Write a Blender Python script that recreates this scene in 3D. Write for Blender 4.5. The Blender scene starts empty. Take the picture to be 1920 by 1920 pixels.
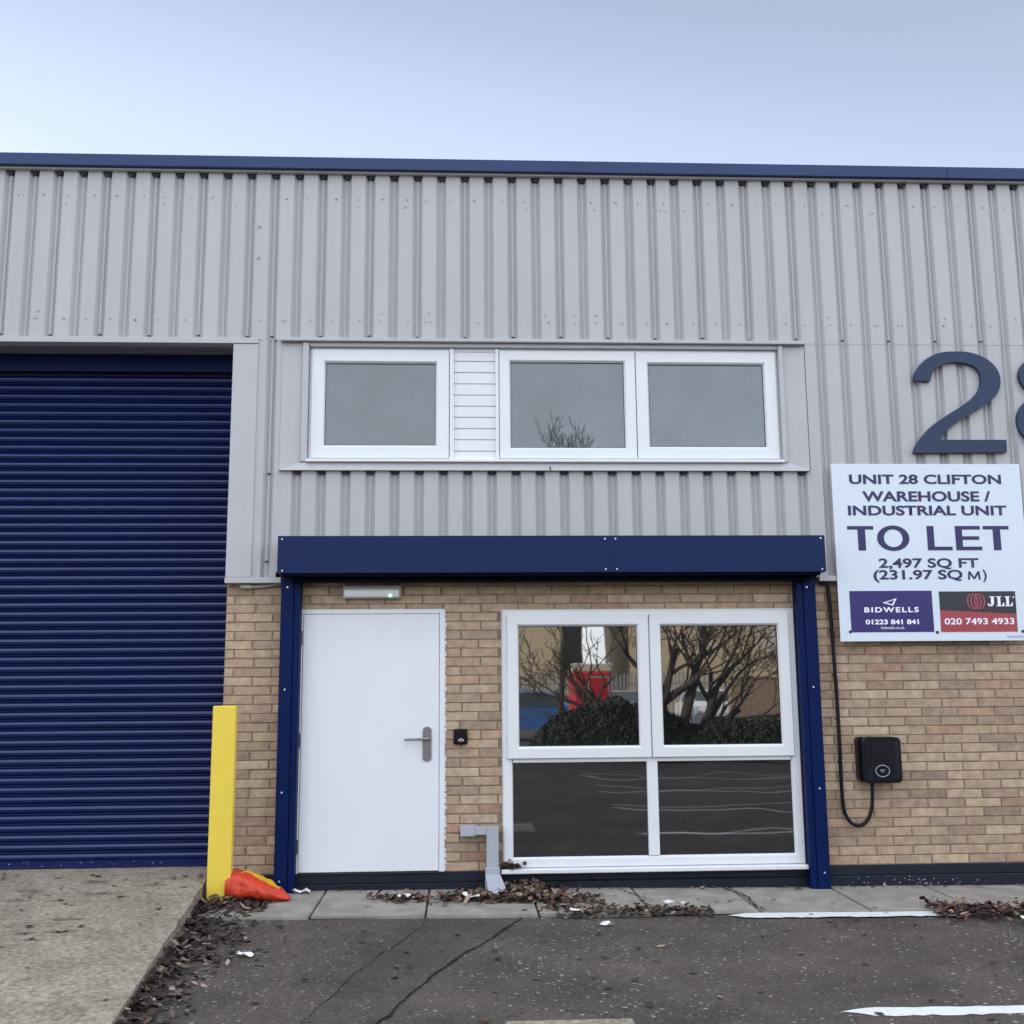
import bpy, bmesh, math, random
from mathutils import Vector, Matrix, noise
R = math.radians
random.seed(7)
scene = bpy.context.scene
col = scene.collection

# ------------------------------------------------------------------ camera
CAM_H, CAM_D = 1.6592, 9.0594
pitch, yaw, roll, F = 0.16033, 0.04856, -0.00807, 2000.0 / 1920.0
cy, sy, cp, sp, cr, sr = math.cos(yaw), math.sin(yaw), math.cos(pitch), math.sin(pitch), math.cos(roll), math.sin(roll)
fwd = Vector((sy * cp, cy * cp, sp)); rgt = Vector((cy, -sy, 0)); up = rgt.cross(fwd)
r2 = rgt * cr + up * sr; u2 = up * cr - rgt * sr
cam = bpy.data.cameras.new('camera')
cam.sensor_fit = 'HORIZONTAL'; cam.sensor_width = 36.0; cam.lens = 36.0 * F
cam.clip_start = 0.05; cam.clip_end = 600
co = bpy.data.objects.new('camera', cam); col.objects.link(co)
m = Matrix.Identity(4)
for i in range(3):
    m[i][0] = r2[i]; m[i][1] = u2[i]; m[i][2] = -fwd[i]
m[0][3], m[1][3], m[2][3] = 0, -CAM_D, CAM_H
co.matrix_world = m
scene.camera = co

# ------------------------------------------------------------------ sky, sun, exposure
SUN_EL, SUN_AZ = R(12.0), R(-62.0)      # azimuth from +Y (behind the unit), negative = to the left
FILL_AHEAD, FILL_BEHIND = .0, .82
HAZE_LOW, HAZE_HIGH = .215, .078          # milky air all round, thicker low down
world = bpy.data.worlds.new('World'); scene.world = world; world.use_nodes = True
wn, wl = world.node_tree.nodes, world.node_tree.links
wn.clear()
wo = wn.new('ShaderNodeOutputWorld'); bg = wn.new('ShaderNodeBackground')
sky = wn.new('ShaderNodeTexSky'); sky.sky_type = 'NISHITA'; sky.sun_disc = False
sky.sun_elevation = SUN_EL; sky.sun_rotation = SUN_AZ
sky.air_density = 1.0; sky.dust_density = 1.2; sky.ozone_density = 2.0; sky.altitude = 50
bg.inputs['Strength'].default_value = 0.06
wl.new(sky.outputs['Color'], bg.inputs['Color'])
# added sky fill: none ahead, bright overhead and behind the photographer to lift the facade
tc = wn.new('ShaderNodeTexCoord'); dt = wn.new('ShaderNodeVectorMath'); dt.operation = 'DOT_PRODUCT'; dt.inputs[1].default_value = (0.10, -0.72, 0.69)
wl.new(tc.outputs['Generated'], dt.inputs[0])
rm = wn.new('ShaderNodeMapRange'); rm.interpolation_type = 'SMOOTHSTEP'
for i_, v_ in ((1, -.25), (2, .60), (3, FILL_AHEAD), (4, FILL_BEHIND)): rm.inputs[i_].default_value = v_
wl.new(dt.outputs['Value'], rm.inputs[0])
cn = wn.new('ShaderNodeTexNoise'); cn.inputs['Scale'].default_value = 1.6; cn.inputs['Detail'].default_value = 5
cm = wn.new('ShaderNodeMapping'); cm.inputs['Scale'].default_value = (1, 1, 2.5)
wl.new(tc.outputs['Generated'], cm.inputs['Vector']); wl.new(cm.outputs[0], cn.inputs['Vector'])
cv = wn.new('ShaderNodeMapRange'); cv.inputs[3].default_value = .8; cv.inputs[4].default_value = 1.2; wl.new(cn.outputs['Fac'], cv.inputs[0])
cx_ = wn.new('ShaderNodeMath'); cx_.operation = 'MULTIPLY'; wl.new(rm.outputs[0], cx_.inputs[0]); wl.new(cv.outputs[0], cx_.inputs[1])
hd = wn.new('ShaderNodeVectorMath'); hd.operation = 'DOT_PRODUCT'; hd.inputs[1].default_value = (-0.08, 0.50, -0.86)   # milky air, thicker low down and toward the sun
wl.new(tc.outputs['Generated'], hd.inputs[0])
hm = wn.new('ShaderNodeMapRange'); hm.interpolation_type = 'SMOOTHSTEP'
for i_, v_ in ((1, -.24), (2, .09), (3, HAZE_HIGH), (4, HAZE_HIGH + HAZE_LOW)): hm.inputs[i_].default_value = v_
wl.new(hd.outputs['Value'], hm.inputs[0])
b3 = wn.new('ShaderNodeBackground'); b3.inputs['Color'].default_value = (.875, .94, 1.20, 1); wl.new(hm.outputs[0], b3.inputs['Strength'])
b2 = wn.new('ShaderNodeBackground'); b2.inputs['Color'].default_value = (.965, .985, 1.03, 1); wl.new(cx_.outputs[0], b2.inputs['Strength'])
ads = wn.new('ShaderNodeAddShader'); wl.new(bg.outputs[0], ads.inputs[0]); wl.new(b2.outputs[0], ads.inputs[1])
ad2 = wn.new('ShaderNodeAddShader'); wl.new(ads.outputs[0], ad2.inputs[0]); wl.new(b3.outputs[0], ad2.inputs[1])
wl.new(ad2.outputs[0], wo.inputs['Surface'])

sd = Vector((math.sin(SUN_AZ) * math.cos(SUN_EL), math.cos(SUN_AZ) * math.cos(SUN_EL), math.sin(SUN_EL)))
sun = bpy.data.lights.new('sun', 'SUN'); sun.energy = 2.5; sun.angle = R(0.5); sun.color = (1.0, 0.86, 0.68)
so = bpy.data.objects.new('sun', sun); col.objects.link(so)
so.rotation_euler = (-sd).to_track_quat('-Z', 'Y').to_euler(); so.location = sd * 40

scene.view_settings.view_transform = 'Standard'; scene.view_settings.look = 'None'
scene.view_settings.gamma = 1; scene.view_settings.use_curve_mapping = False
scene.view_settings.exposure = 1.08


# ------------------------------------------------------------------ helpers
class MB:
    def __init__(s):
        s.v, s.f, s.m, s.c = [], [], [], []

    def add(s, vs, fs, mat=0, c=None):
        o = len(s.v); s.v += [tuple(p) for p in vs]
        for f in fs:
            s.f.append([i + o for i in f]); s.m.append(mat); s.c.append(c)

    def box(s, x0, x1, y0, y1, z0, z1, mat=0, c=None):
        vs = [(x, y, z) for x in (x0, x1) for y in (y0, y1) for z in (z0, z1)]
        s.add(vs, [(0, 1, 3, 2), (4, 6, 7, 5), (0, 4, 5, 1), (2, 3, 7, 6), (0, 2, 6, 4), (1, 5, 7, 3)], mat, c)

    def bbox(s, x0, x1, y0, y1, z0, z1, b=.004, mat=0, c=None, seg=1):
        bm = bmesh.new(); bmesh.ops.create_cube(bm, size=1)
        for v in bm.verts:
            v.co = ((x0 + x1) / 2 + v.co.x * (x1 - x0), (y0 + y1) / 2 + v.co.y * (y1 - y0), (z0 + z1) / 2 + v.co.z * (z1 - z0))
        bmesh.ops.bevel(bm, geom=bm.edges[:], offset=b, segments=seg, affect='EDGES', profile=.5)
        s.bm(bm, mat, c)

    def bm(s, bm, mat=0, c=None):
        bm.verts.index_update()
        s.add([v.co[:] for v in bm.verts], [[v.index for v in f.verts] for f in bm.faces], mat, c); bm.free()

    def prism(s, poly, y0, y1, mat=0, c=None):      # polygon in XZ, from y0 (front) to y1 (back)
        n = len(poly)
        vs = [(x, y0, z) for x, z in poly] + [(x, y1, z) for x, z in poly]
        s.add(vs, [list(range(n)), list(range(2 * n - 1, n - 1, -1))] + [[i, i + n, (i + 1) % n + n, (i + 1) % n] for i in range(n)], mat, c)

    def ring(s, x0, x1, z0, z1, prof, mat=0, c=None):   # mitred frame: prof = [(inset, y), ...]
        vs = []
        for d, y in prof:
            vs += [(x0 + d, y, z0 + d), (x1 - d, y, z0 + d), (x1 - d, y, z1 - d), (x0 + d, y, z1 - d)]
        fs = []
        for k in range(len(prof) - 1):
            for i in range(4):
                j = (i + 1) % 4
                fs.append((4 * k + i, 4 * k + j, 4 * k + 4 + j, 4 * k + 4 + i))
        s.add(vs, fs, mat, c)

    def tube(s, pts, rad, seg=8, mat=0, c=None, cap=True):
        pts = [Vector(p) for p in pts]; n = len(pts)
        rads = rad if isinstance(rad, (list, tuple)) else [rad] * n
        vs = []; nrm = None
        for i, p in enumerate(pts):
            t = (pts[min(i + 1, n - 1)] - pts[max(i - 1, 0)]).normalized()
            if nrm is None:
                nrm = t.orthogonal().normalized()
            else:
                nrm = (nrm - t * nrm.dot(t)); nrm = nrm.normalized() if nrm.length > 1e-6 else t.orthogonal().normalized()
            b = t.cross(nrm)
            for k in range(seg):
                a = 2 * math.pi * k / seg
                vs.append(p + (nrm * math.cos(a) + b * math.sin(a)) * rads[i])
        fs = [[i * seg + k, i * seg + (k + 1) % seg, (i + 1) * seg + (k + 1) % seg, (i + 1) * seg + k] for i in range(n - 1) for k in range(seg)]
        if cap:
            fs += [list(range(seg))[::-1], [(n - 1) * seg + k for k in range(seg)]]
        s.add(vs, fs, mat, c)

    def disc(s, x, y, z, r, h=.004, seg=6, mat=0):        # small screw head facing -Y
        p = [(x + r * math.cos(2 * math.pi * k / seg), z + r * math.sin(2 * math.pi * k / seg)) for k in range(seg)]
        s.prism(p, y - h, y, mat)

    def build(s, name, mats, parent=None, smooth=False, angle=None):
        me = bpy.data.meshes.new(name); me.from_pydata(s.v, [], s.f)
        if not isinstance(mats, (list, tuple)): mats = [mats]
        for mt in mats: me.materials.append(mt)
        me.polygons.foreach_set('material_index', s.m)
        if any(c is not None for c in s.c):
            at = me.color_attributes.new('Col', 'FLOAT_COLOR', 'CORNER')
            k = 0
            for p, c in zip(me.polygons, s.c):
                for _ in p.loop_indices:
                    at.data[k].color = (*(c or (.5, .5, .5)), 1); k += 1
        me.validate(); 
        b = bmesh.new(); b.from_mesh(me); bmesh.ops.recalc_face_normals(b, faces=b.faces[:]); b.to_mesh(me); b.free()
        if smooth:
            me.polygons.foreach_set('use_smooth', [True] * len(me.polygons))
        o = bpy.data.objects.new(name, me); col.objects.link(o)
        if smooth and angle:
            me.set_sharp_from_angle(angle=R(angle))
        if parent: put(o, parent)
        return o


def put(o, parent):
    o.parent = parent
    if parent.type == 'EMPTY': o.matrix_parent_inverse = Matrix.Translation(-parent.location)


def tag(o, label=None, cat=None, group=None, kind=None):
    if label: o['label'] = label
    if cat: o['category'] = cat
    if group: o['group'] = group
    if kind: o['kind'] = kind
    return o


def thing(name, loc, label, cat, group=None):
    o = bpy.data.objects.new(name, None); o.location = loc; o.empty_display_size = .2; col.objects.link(o)
    return tag(o, label, cat, group)


def N(nt, t, **kw):
    n = nt.nodes.new(t)
    for k, v in kw.items():
        if k in n.inputs: n.inputs[k].default_value = v
        else: setattr(n, k, v)
    return n


def mat(name, base, rough=.6, metal=0, spec=.5, noise_amt=0, noise_scale=8, bump=0, bump_scale=60, attr=False, emit=None, coat=0, second=None, stretch=None, detail=6):
    m = bpy.data.materials.new(name); m.use_nodes = True; nt = m.node_tree; L = nt.links
    b = nt.nodes['Principled BSDF']
    b.inputs['Base Color'].default_value = (*base, 1); b.inputs['Roughness'].default_value = rough
    b.inputs['Metallic'].default_value = metal; b.inputs['Specular IOR Level'].default_value = spec
    b.inputs['Coat Weight'].default_value = coat
    if emit:
        b.inputs['Emission Color'].default_value = (*emit[0], 1); b.inputs['Emission Strength'].default_value = emit[1]
    g = N(nt, 'ShaderNodeNewGeometry')
    pos = g.outputs['Position']
    if stretch:
        mp = N(nt, 'ShaderNodeMapping'); mp.inputs['Scale'].default_value = stretch; L.new(pos, mp.inputs['Vector']); pos = mp.outputs[0]
    src = None
    if attr:
        a = N(nt, 'ShaderNodeVertexColor', layer_name='Col'); src = a.outputs['Color']
    if noise_amt:
        nz = N(nt, 'ShaderNodeTexNoise', Scale=noise_scale, Detail=detail, Roughness=.62); L.new(pos, nz.inputs['Vector'])
        mr = N(nt, 'ShaderNodeMapRange'); mr.inputs['From Min'].default_value = .3; mr.inputs['From Max'].default_value = .7
        L.new(nz.outputs['Fac'], mr.inputs['Value'])
        if second:
            mx = N(nt, 'ShaderNodeMix', data_type='RGBA'); mx.inputs['A'].default_value = (*base, 1); mx.inputs['B'].default_value = (*second, 1)
            if src: L.new(src, mx.inputs['A'])
            mm = N(nt, 'ShaderNodeMath', operation='MULTIPLY'); mm.inputs[1].default_value = noise_amt
            L.new(mr.outputs[0], mm.inputs[0]); L.new(mm.outputs[0], mx.inputs['Factor']); src = mx.outputs['Result']
        else:
            mr.inputs['To Min'].default_value = 1 - noise_amt; mr.inputs['To Max'].default_value = 1 + noise_amt
            mx = N(nt, 'ShaderNodeMix', data_type='RGBA', blend_type='MULTIPLY'); mx.inputs['Factor'].default_value = 1
            mx.inputs['A'].default_value = (*base, 1)
            if src: L.new(src, mx.inputs['A'])
            L.new(mr.outputs[0], mx.inputs['B']); src = mx.outputs['Result']
    if src: L.new(src, b.inputs['Base Color'])
    if bump:
        nb = N(nt, 'ShaderNodeTexNoise', Scale=bump_scale, Detail=5, Roughness=.6); L.new(pos, nb.inputs['Vector'])
        bp = N(nt, 'ShaderNodeBump', Strength=bump, Distance=.01); L.new(nb.outputs['Fac'], bp.inputs['Height']); L.new(bp.outputs[0], b.inputs['Normal'])
    return m


def glass_mat(name, inner, refl, wob=.02, wscale=1.2, ghost=0):
    m = bpy.data.materials.new(name); m.use_nodes = True; nt = m.node_tree; L = nt.links
    nt.nodes.clear(); out = N(nt, 'ShaderNodeOutputMaterial')
    d = N(nt, 'ShaderNodeBsdfDiffuse'); d.inputs['Color'].default_value = (*inner, 1)
    gl = N(nt, 'ShaderNodeBsdfGlossy', Roughness=.012); gl.inputs['Color'].default_value = (.96, .98, 1, 1)
    lw = N(nt, 'ShaderNodeFresnel', IOR=1.5)
    ad = N(nt, 'ShaderNodeMath', operation='ADD'); ad.inputs[1].default_value = refl; ad.use_clamp = True
    mx = N(nt, 'ShaderNodeMixShader')
    g = N(nt, 'ShaderNodeNewGeometry'); nz = N(nt, 'ShaderNodeTexNoise', Scale=wscale, Detail=1.5)
    bp = N(nt, 'ShaderNodeBump', Strength=wob, Distance=.2)
    L.new(g.outputs['Position'], nz.inputs['Vector']); L.new(nz.outputs['Fac'], bp.inputs['Height']); L.new(bp.outputs[0], gl.inputs['Normal'])
    dn = N(nt, 'ShaderNodeTexNoise', Scale=2.3, Detail=6, Roughness=.65); dm = N(nt, 'ShaderNodeMapRange')      # film of grime
    for i_, v_ in ((1, .3), (2, .75), (3, .70), (4, 1.4)): dm.inputs[i_].default_value = v_
    dx = N(nt, 'ShaderNodeMix', data_type='RGBA', blend_type='MULTIPLY'); dx.inputs['Factor'].default_value = 1; dx.inputs['A'].default_value = (*inner, 1)
    L.new(g.outputs['Position'], dn.inputs['Vector']); L.new(dn.outputs['Fac'], dm.inputs[0]); L.new(dm.outputs[0], dx.inputs['B']); L.new(dx.outputs['Result'], d.inputs['Color'])
    L.new(lw.outputs[0], ad.inputs[0]); L.new(ad.outputs[0], mx.inputs[0]); L.new(d.outputs[0], mx.inputs[1]); L.new(gl.outputs[0], mx.inputs[2])
    if ghost:      # second, fainter image from the inner pane of the double glazing
        n2 = N(nt, 'ShaderNodeTexNoise', Scale=wscale * .8, Detail=1.0); mp = N(nt, 'ShaderNodeMapping'); mp.inputs['Location'].default_value = (7, 3, 5)
        L.new(g.outputs['Position'], mp.inputs['Vector']); L.new(mp.outputs[0], n2.inputs['Vector'])
        b2_ = N(nt, 'ShaderNodeBump', Strength=wob * 2.2, Distance=.2); L.new(n2.outputs['Fac'], b2_.inputs['Height'])
        g2 = N(nt, 'ShaderNodeBsdfGlossy', Roughness=.012); L.new(b2_.outputs[0], g2.inputs['Normal'])
        m2 = N(nt, 'ShaderNodeMixShader'); m2.inputs[0].default_value = ghost; L.new(gl.outputs[0], m2.inputs[1]); L.new(g2.outputs[0], m2.inputs[2]); L.new(m2.outputs[0], mx.inputs[2])
    L.new(mx.outputs[0], out.inputs['Surface'])
    return m


# ------------------------------------------------------------------ materials
M = {}
M['clad'] = mat('cladding_grey', (.41, .412, .425), .45, spec=.3, noise_amt=.05, noise_scale=1.0, stretch=(2.5, 1, .35), bump=.02, bump_scale=3)
M['flash'] = mat('flashing_grey', (.415, .42, .44), .45, spec=.35, noise_amt=.04, noise_scale=3, bump=.03, bump_scale=5)
M['fix'] = mat('zinc_screw_head', (.25, .25, .27), .5, metal=.3)
M['soffit'] = mat('soffit_lining', (.20, .19, .21), .7)
M['slot'] = mat('navy_lip_shade', (.0012, .002, .010), .7, spec=.05)  # near-black colour stands for the shadow under the shutter housing
M['navydk'] = mat('navy_post_paint', (.0015, .010, .062), .45, spec=.10, noise_amt=.06, noise_scale=3)
M['navy'] = mat('navy_paint', (.007, .019, .074), .45, spec=.14, noise_amt=.06, noise_scale=3)
M['shutter'] = mat('shutter_blue', (.0012, .0088, .072), .20, spec=.46, noise_amt=.12, noise_scale=5, stretch=(.4, 1, 3))
M['cap'] = mat('roof_trim_blue', (.026, .048, .125), .45, spec=.2, noise_amt=.08, noise_scale=1.5)
M['black'] = mat('black_void', (.006, .007, .012), .6)
M['upvc'] = mat('white_upvc', (.66, .685, .71), .30, spec=.5, noise_amt=.015, noise_scale=4)
M['door'] = mat('white_door_paint', (.67, .695, .745), .28, spec=.45, noise_amt=.03, noise_scale=1.2, bump=.03, bump_scale=2.5)
M['gasket'] = mat('black_gasket', (.012, .012, .014), .5)
M['glass_up'] = glass_mat('grey_tinted_glass', (.048, .064, .070), .062, .006, .8)
M['glass_fixed'] = glass_mat('dark_tinted_fixed_glass', (.010, .0105, .011), .17, .020, 1.2, .42)
M['glass_low'] = glass_mat('dark_tinted_glass', (.010, .0105, .011), .30, .0045, 1.5)
M['brick'] = mat('buff_brick', (.4, .3, .22), .9, spec=.2, attr=True, noise_amt=.24, noise_scale=13, bump=.55, bump_scale=70)
M['mortar'] = mat('brown_mortar', (.215, .165, .13), .95, spec=.1, noise_amt=.2, noise_scale=30, bump=.5, bump_scale=90)
M['plinth'] = mat('black_plinth_paint', (.006, .009, .019), .55, spec=.3, noise_amt=.3, noise_scale=9, bump=.25, bump_scale=25)
M['steel'] = mat('brushed_steel', (.26, .26, .27), .42, metal=1)
M['chrome'] = mat('zinc', (.75, .75, .78), .3, metal=.6)
M['plasblack'] = mat('black_plastic', (.004, .0045, .009), .3, spec=.25)
M['plasblack2'] = mat('black_gloss_facet', (.006, .008, .013), .18, spec=.4)
M['ringgrey'] = mat('grey_emblem', (.35, .35, .42), .4)
M['grey'] = mat('grey_pvc', (.33, .36, .40), .5, noise_amt=.06, noise_scale=14)
M['lamp'] = mat('lamp_housing_grey', (.36, .38, .37), .45, noise_amt=.04)
M['lens'] = mat('ribbed_diffuser', (.62, .64, .66), .12, spec=.7)
M['led'] = mat('green_led', (.1, .8, .3), .4, emit=((.15, 1, .35), 3))
M['yellow'] = mat('yellow_post_paint', (.74, .56, .070), .42, spec=.3, noise_amt=.15, noise_scale=14, second=(.45, .33, .06))
M['signwhite'] = mat('sign_white', (.60, .67, .755), .35, spec=.35, noise_amt=.012, noise_scale=1.2)
M['signnavy'] = mat('sign_lettering_indigo', (.018, .013, .090), .5)
M['signpurple'] = mat('sign_panel_indigo', (.018, .009, .125), .4)
M['signdark'] = mat('sign_panel_charcoal', (.015, .017, .026), .4)
M['signred'] = mat('sign_panel_red', (.32, .04, .055), .4)
M['logored'] = mat('logo_red', (.40, .07, .10), .4)
M['signtxt'] = mat('sign_text_white', (.78, .80, .90), .4)
M['num'] = mat('numeral_slate_blue', (.029, .045, .092), .6, spec=.25, noise_amt=.05, noise_scale=3)
M['slab'] = mat('paving_slab', (.255, .24, .215), .9, spec=.2, noise_amt=.26, noise_scale=4.5, bump=.4, bump_scale=70, detail=9)
M['paint'] = mat('white_road_paint', (.66, .70, .69), .7, noise_amt=.35, noise_scale=34, second=(.33, .33, .33), bump=.3, bump_scale=60, detail=8)
M['crack'] = mat('crack_dirt', (.022, .019, .018), 1, spec=.05)
M['leaf'] = mat('dead_leaf', (.1, .06, .04), .75, spec=.25, attr=True, noise_amt=.25, noise_scale=60)
M['paper'] = mat('white_paper', (.62, .62, .62), .7, noise_amt=.05)
M['bag'] = mat('red_plastic_sack', (.50, .038, .014), .38, spec=.4, noise_amt=.2, noise_scale=14, bump=.9, bump_scale=22)
M['bagy'] = mat('yellow_sack_print', (.75, .42, .03), .35, spec=.5)
M['roof'] = mat('roof_sheet', (.2, .2, .21), .7)
M['bark'] = mat('bark', (.050, .042, .034), .95, noise_amt=.3, noise_scale=12, bump=.5, bump_scale=30)
M['hedge'] = mat('hedge_leaves', (.028, .045, .018), .6, attr=True, spec=.3)
M['brickfar'] = mat('far_buff_brick', (.52, .43, .30), .9, noise_amt=.1, noise_scale=3)
M['redwall'] = mat('far_red_brick', (.25, .185, .135), .9, noise_amt=.25, noise_scale=9)
M['pale'] = mat('pale_render', (.55, .50, .42), .8, noise_amt=.05)
M['fence'] = mat('fence_steel', (.25, .27, .27), .5)
M['tyre'] = mat('tyre_rubber', (.02, .02, .02), .8)
M['carblue'] = mat('car_paint_blue', (.02, .09, .30), .22, spec=.6, coat=.6)
M['carwhite'] = mat('car_paint_silver', (.55, .58, .60), .22, spec=.6, coat=.6)
M['cardark'] = mat('car_paint_maroon', (.08, .02, .03), .22, spec=.6, coat=.6)
M['carglass'] = mat('car_glass', (.02, .03, .035), .06, spec=.8)
M['headlight'] = mat('headlight_lens', (.7, .7, .72), .1, spec=.8)
M['kioskred'] = mat('kiosk_red', (.50, .02, .03), .35)


def asphalt_mat(name, base, chip_thr, chip_scale=46.0, rough_base=.95):
    m = bpy.data.materials.new(name); m.use_nodes = True; nt = m.node_tree; L = nt.links
    b = nt.nodes['Principled BSDF']; b.inputs['Roughness'].default_value = rough_base; b.inputs['Specular IOR Level'].default_value = .25
    g = N(nt, 'ShaderNodeNewGeometry'); P = g.outputs['Position']
    big = N(nt, 'ShaderNodeTexNoise', Scale=1.1, Detail=7, Roughness=.65); L.new(P, big.inputs['Vector'])
    fine = N(nt, 'ShaderNodeTexNoise', Scale=48, Detail=6, Roughness=.8); L.new(P, fine.inputs['Vector'])
    r1 = N(nt, 'ShaderNodeMapRange'); r1.inputs[1].default_value = .3; r1.inputs[2].default_value = .7; r1.inputs[3].default_value = .58; r1.inputs[4].default_value = 1.36
    r2_ = N(nt, 'ShaderNodeMapRange'); r2_.inputs[1].default_value = .3; r2_.inputs[2].default_value = .7; r2_.inputs[3].default_value = .35; r2_.inputs[4].default_value = 1.75
    L.new(big.outputs['Fac'], r1.inputs[0]); L.new(fine.outputs['Fac'], r2_.inputs[0])
    mu = N(nt, 'ShaderNodeMath', operation='MULTIPLY'); L.new(r1.outputs[0], mu.inputs[0]); L.new(r2_.outputs[0], mu.inputs[1])
    mx = N(nt, 'ShaderNodeMix', data_type='RGBA', blend_type='MULTIPLY'); mx.inputs['Factor'].default_value = 1; mx.inputs['A'].default_value = (*base, 1)
    L.new(mu.outputs[0], mx.inputs['B'])
    src = mx.outputs['Result']
    for sc, thr, cc in ((chip_scale, chip_thr, (.50, .49, .47)), (chip_scale * 1.9, chip_thr + .04, (.34, .33, .31)), (chip_scale * .62, chip_thr - .035, (.42, .40, .36))):
        mp = N(nt, 'ShaderNodeMapping'); mp.inputs['Scale'].default_value = (.75, 1, 1); L.new(P, mp.inputs['Vector'])
        v = N(nt, 'ShaderNodeTexVoronoi', Scale=sc); L.new(mp.outputs[0], v.inputs['Vector'])
        sep = N(nt, 'ShaderNodeSeparateColor'); L.new(v.outputs['Color'], sep.inputs[0])
        lt = N(nt, 'ShaderNodeMath', operation='GREATER_THAN'); lt.inputs[1].default_value = thr; L.new(sep.outputs[0], lt.inputs[0])
        ds = N(nt, 'ShaderNodeMath', operation='MULTIPLY_ADD'); ds.inputs[1].default_value = .40; ds.inputs[2].default_value = .05; L.new(sep.outputs[1], ds.inputs[0])
        dl = N(nt, 'ShaderNodeMath', operation='LESS_THAN'); L.new(v.outputs['Distance'], dl.inputs[0]); L.new(ds.outputs[0], dl.inputs[1])
        an = N(nt, 'ShaderNodeMath', operation='MULTIPLY'); L.new(lt.outputs[0], an.inputs[0]); L.new(dl.outputs[0], an.inputs[1])
        bz = N(nt, 'ShaderNodeMath', operation='MULTIPLY'); L.new(an.outputs[0], bz.inputs[0]); L.new(sep.outputs[2], bz.inputs[1]); an = bz
        m2 = N(nt, 'ShaderNodeMix', data_type='RGBA'); m2.inputs['B'].default_value = (*cc, 1); L.new(src, m2.inputs['A']); L.new(an.outputs[0], m2.inputs['Factor'])
        src = m2.outputs['Result']
    L.new(src, b.inputs['Base Color'])
    bp = N(nt, 'ShaderNodeBump', Strength=.9, Distance=.016); L.new(fine.outputs['Fac'], bp.inputs['Height']); L.new(bp.outputs[0], b.inputs['Normal'])
    return m


def concrete_mat(name):
    m = bpy.data.materials.new(name); m.use_nodes = True; nt = m.node_tree; L = nt.links
    b = nt.nodes['Principled BSDF']; b.inputs['Roughness'].default_value = .95; b.inputs['Specular IOR Level'].default_value = .2
    g = N(nt, 'ShaderNodeNewGeometry'); P = g.outputs['Position']
    ramp = None
    big = N(nt, 'ShaderNodeTexNoise', Scale=2.2, Detail=9, Roughness=.68); L.new(P, big.inputs['Vector'])
    fine = N(nt, 'ShaderNodeTexNoise', Scale=27, Detail=8, Roughness=.8); L.new(P, fine.inputs['Vector'])
    cr_ = N(nt, 'ShaderNodeValToRGB'); e = cr_.color_ramp.elements
    e[0].position = .32; e[0].color = (.085, .069, .050, 1); e[1].position = .66; e[1].color = (.45, .395, .32, 1)
    e2 = cr_.color_ramp.elements.new(.48); e2.color = (.26, .225, .18, 1)
    L.new(fine.outputs['Fac'], cr_.inputs[0])
    r1 = N(nt, 'ShaderNodeMapRange'); r1.inputs[1].default_value = .3; r1.inputs[2].default_value = .7; r1.inputs[3].default_value = .68; r1.inputs[4].default_value = 1.22
    L.new(big.outputs['Fac'], r1.inputs[0])
    mx = N(nt, 'ShaderNodeMix', data_type='RGBA', blend_type='MULTIPLY'); mx.inputs['Factor'].default_value = 1
    L.new(cr_.outputs[0], mx.inputs['A']); L.new(r1.outputs[0], mx.inputs['B']); L.new(mx.outputs['Result'], b.inputs['Base Color'])
    bp = N(nt, 'ShaderNodeBump', Strength=.7, Distance=.015); L.new(fine.outputs['Fac'], bp.inputs['Height']); L.new(bp.outputs[0], b.inputs['Normal'])
    return m


M['asphalt'] = asphalt_mat('weathered_asphalt', (.084, .071, .066), .90, 66)
M['patch'] = asphalt_mat('patched_asphalt', (.078, .068, .066), .975, 95)
M['concrete'] = concrete_mat('exposed_aggregate_concrete')


# ------------------------------------------------------------------ ground, slabs, ramp
def gz(x):
    x = max(-6.5, min(8.5, x)); return .0 - .0085 * x


mb = MB()
xs = [-160, -6.5, 8.5, 160]; ys = [-170, 80]
vs = [(x, y, gz(x)) for x in xs for y in ys]
mb.add(vs, [(2 * i, 2 * i + 2, 2 * i + 3, 2 * i + 1) for i in range(3)])
tag(mb.build('car_park_asphalt', M['asphalt']), 'dark weathered asphalt car park with pale stone chips', 'car park', kind='structure')

# bay lines painted on the asphalt (ragged edges)
def paint_line(x0, x1, yc, w, seed, bow=0.0, lift=.004):
    rnd = random.Random(seed); n = int((x1 - x0) / .05); t, b = [], []
    for i in range(n + 1):
        x = x0 + (x1 - x0) * i / n; k = min(1, i / 3.0)
        yy = yc + bow * math.sin(math.pi * i / n)
        t.append((x, yy + w / 2 * k + rnd.uniform(-.006, .006)))
        b.append((x + .02 * (1 - k), yy - w / 2 * k + rnd.uniform(-.022, .006)))
    mb = MB(); vs = [(x, y, gz(x) + lift) for x, y in t] + [(x, y, gz(x) + lift) for x, y in b]
    mb.add(vs, [(i, i + 1, n + 2 + i, n + 1 + i) for i in range(n)])
    return mb.build('bay_line', M['paint'])


tag(paint_line(1.93, 3.62, -1.045, .15, 3, lift=.012), 'narrow white line painted along the slab edge', 'road marking', kind='structure')
tag(paint_line(1.95, 9.5, -3.33, .13, 5), 'broad flaking white bay line on the asphalt', 'road marking', kind='structure')
for k, (yy, xx) in enumerate(((-5.9, 2.0), (-8.4, 2.1), (-10.9, 2.2))):
    tag(paint_line(xx, 9.5, yy, .11, 11 + k, bow=.12), 'white bay line further out on the car park', 'road marking', kind='structure')

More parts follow.
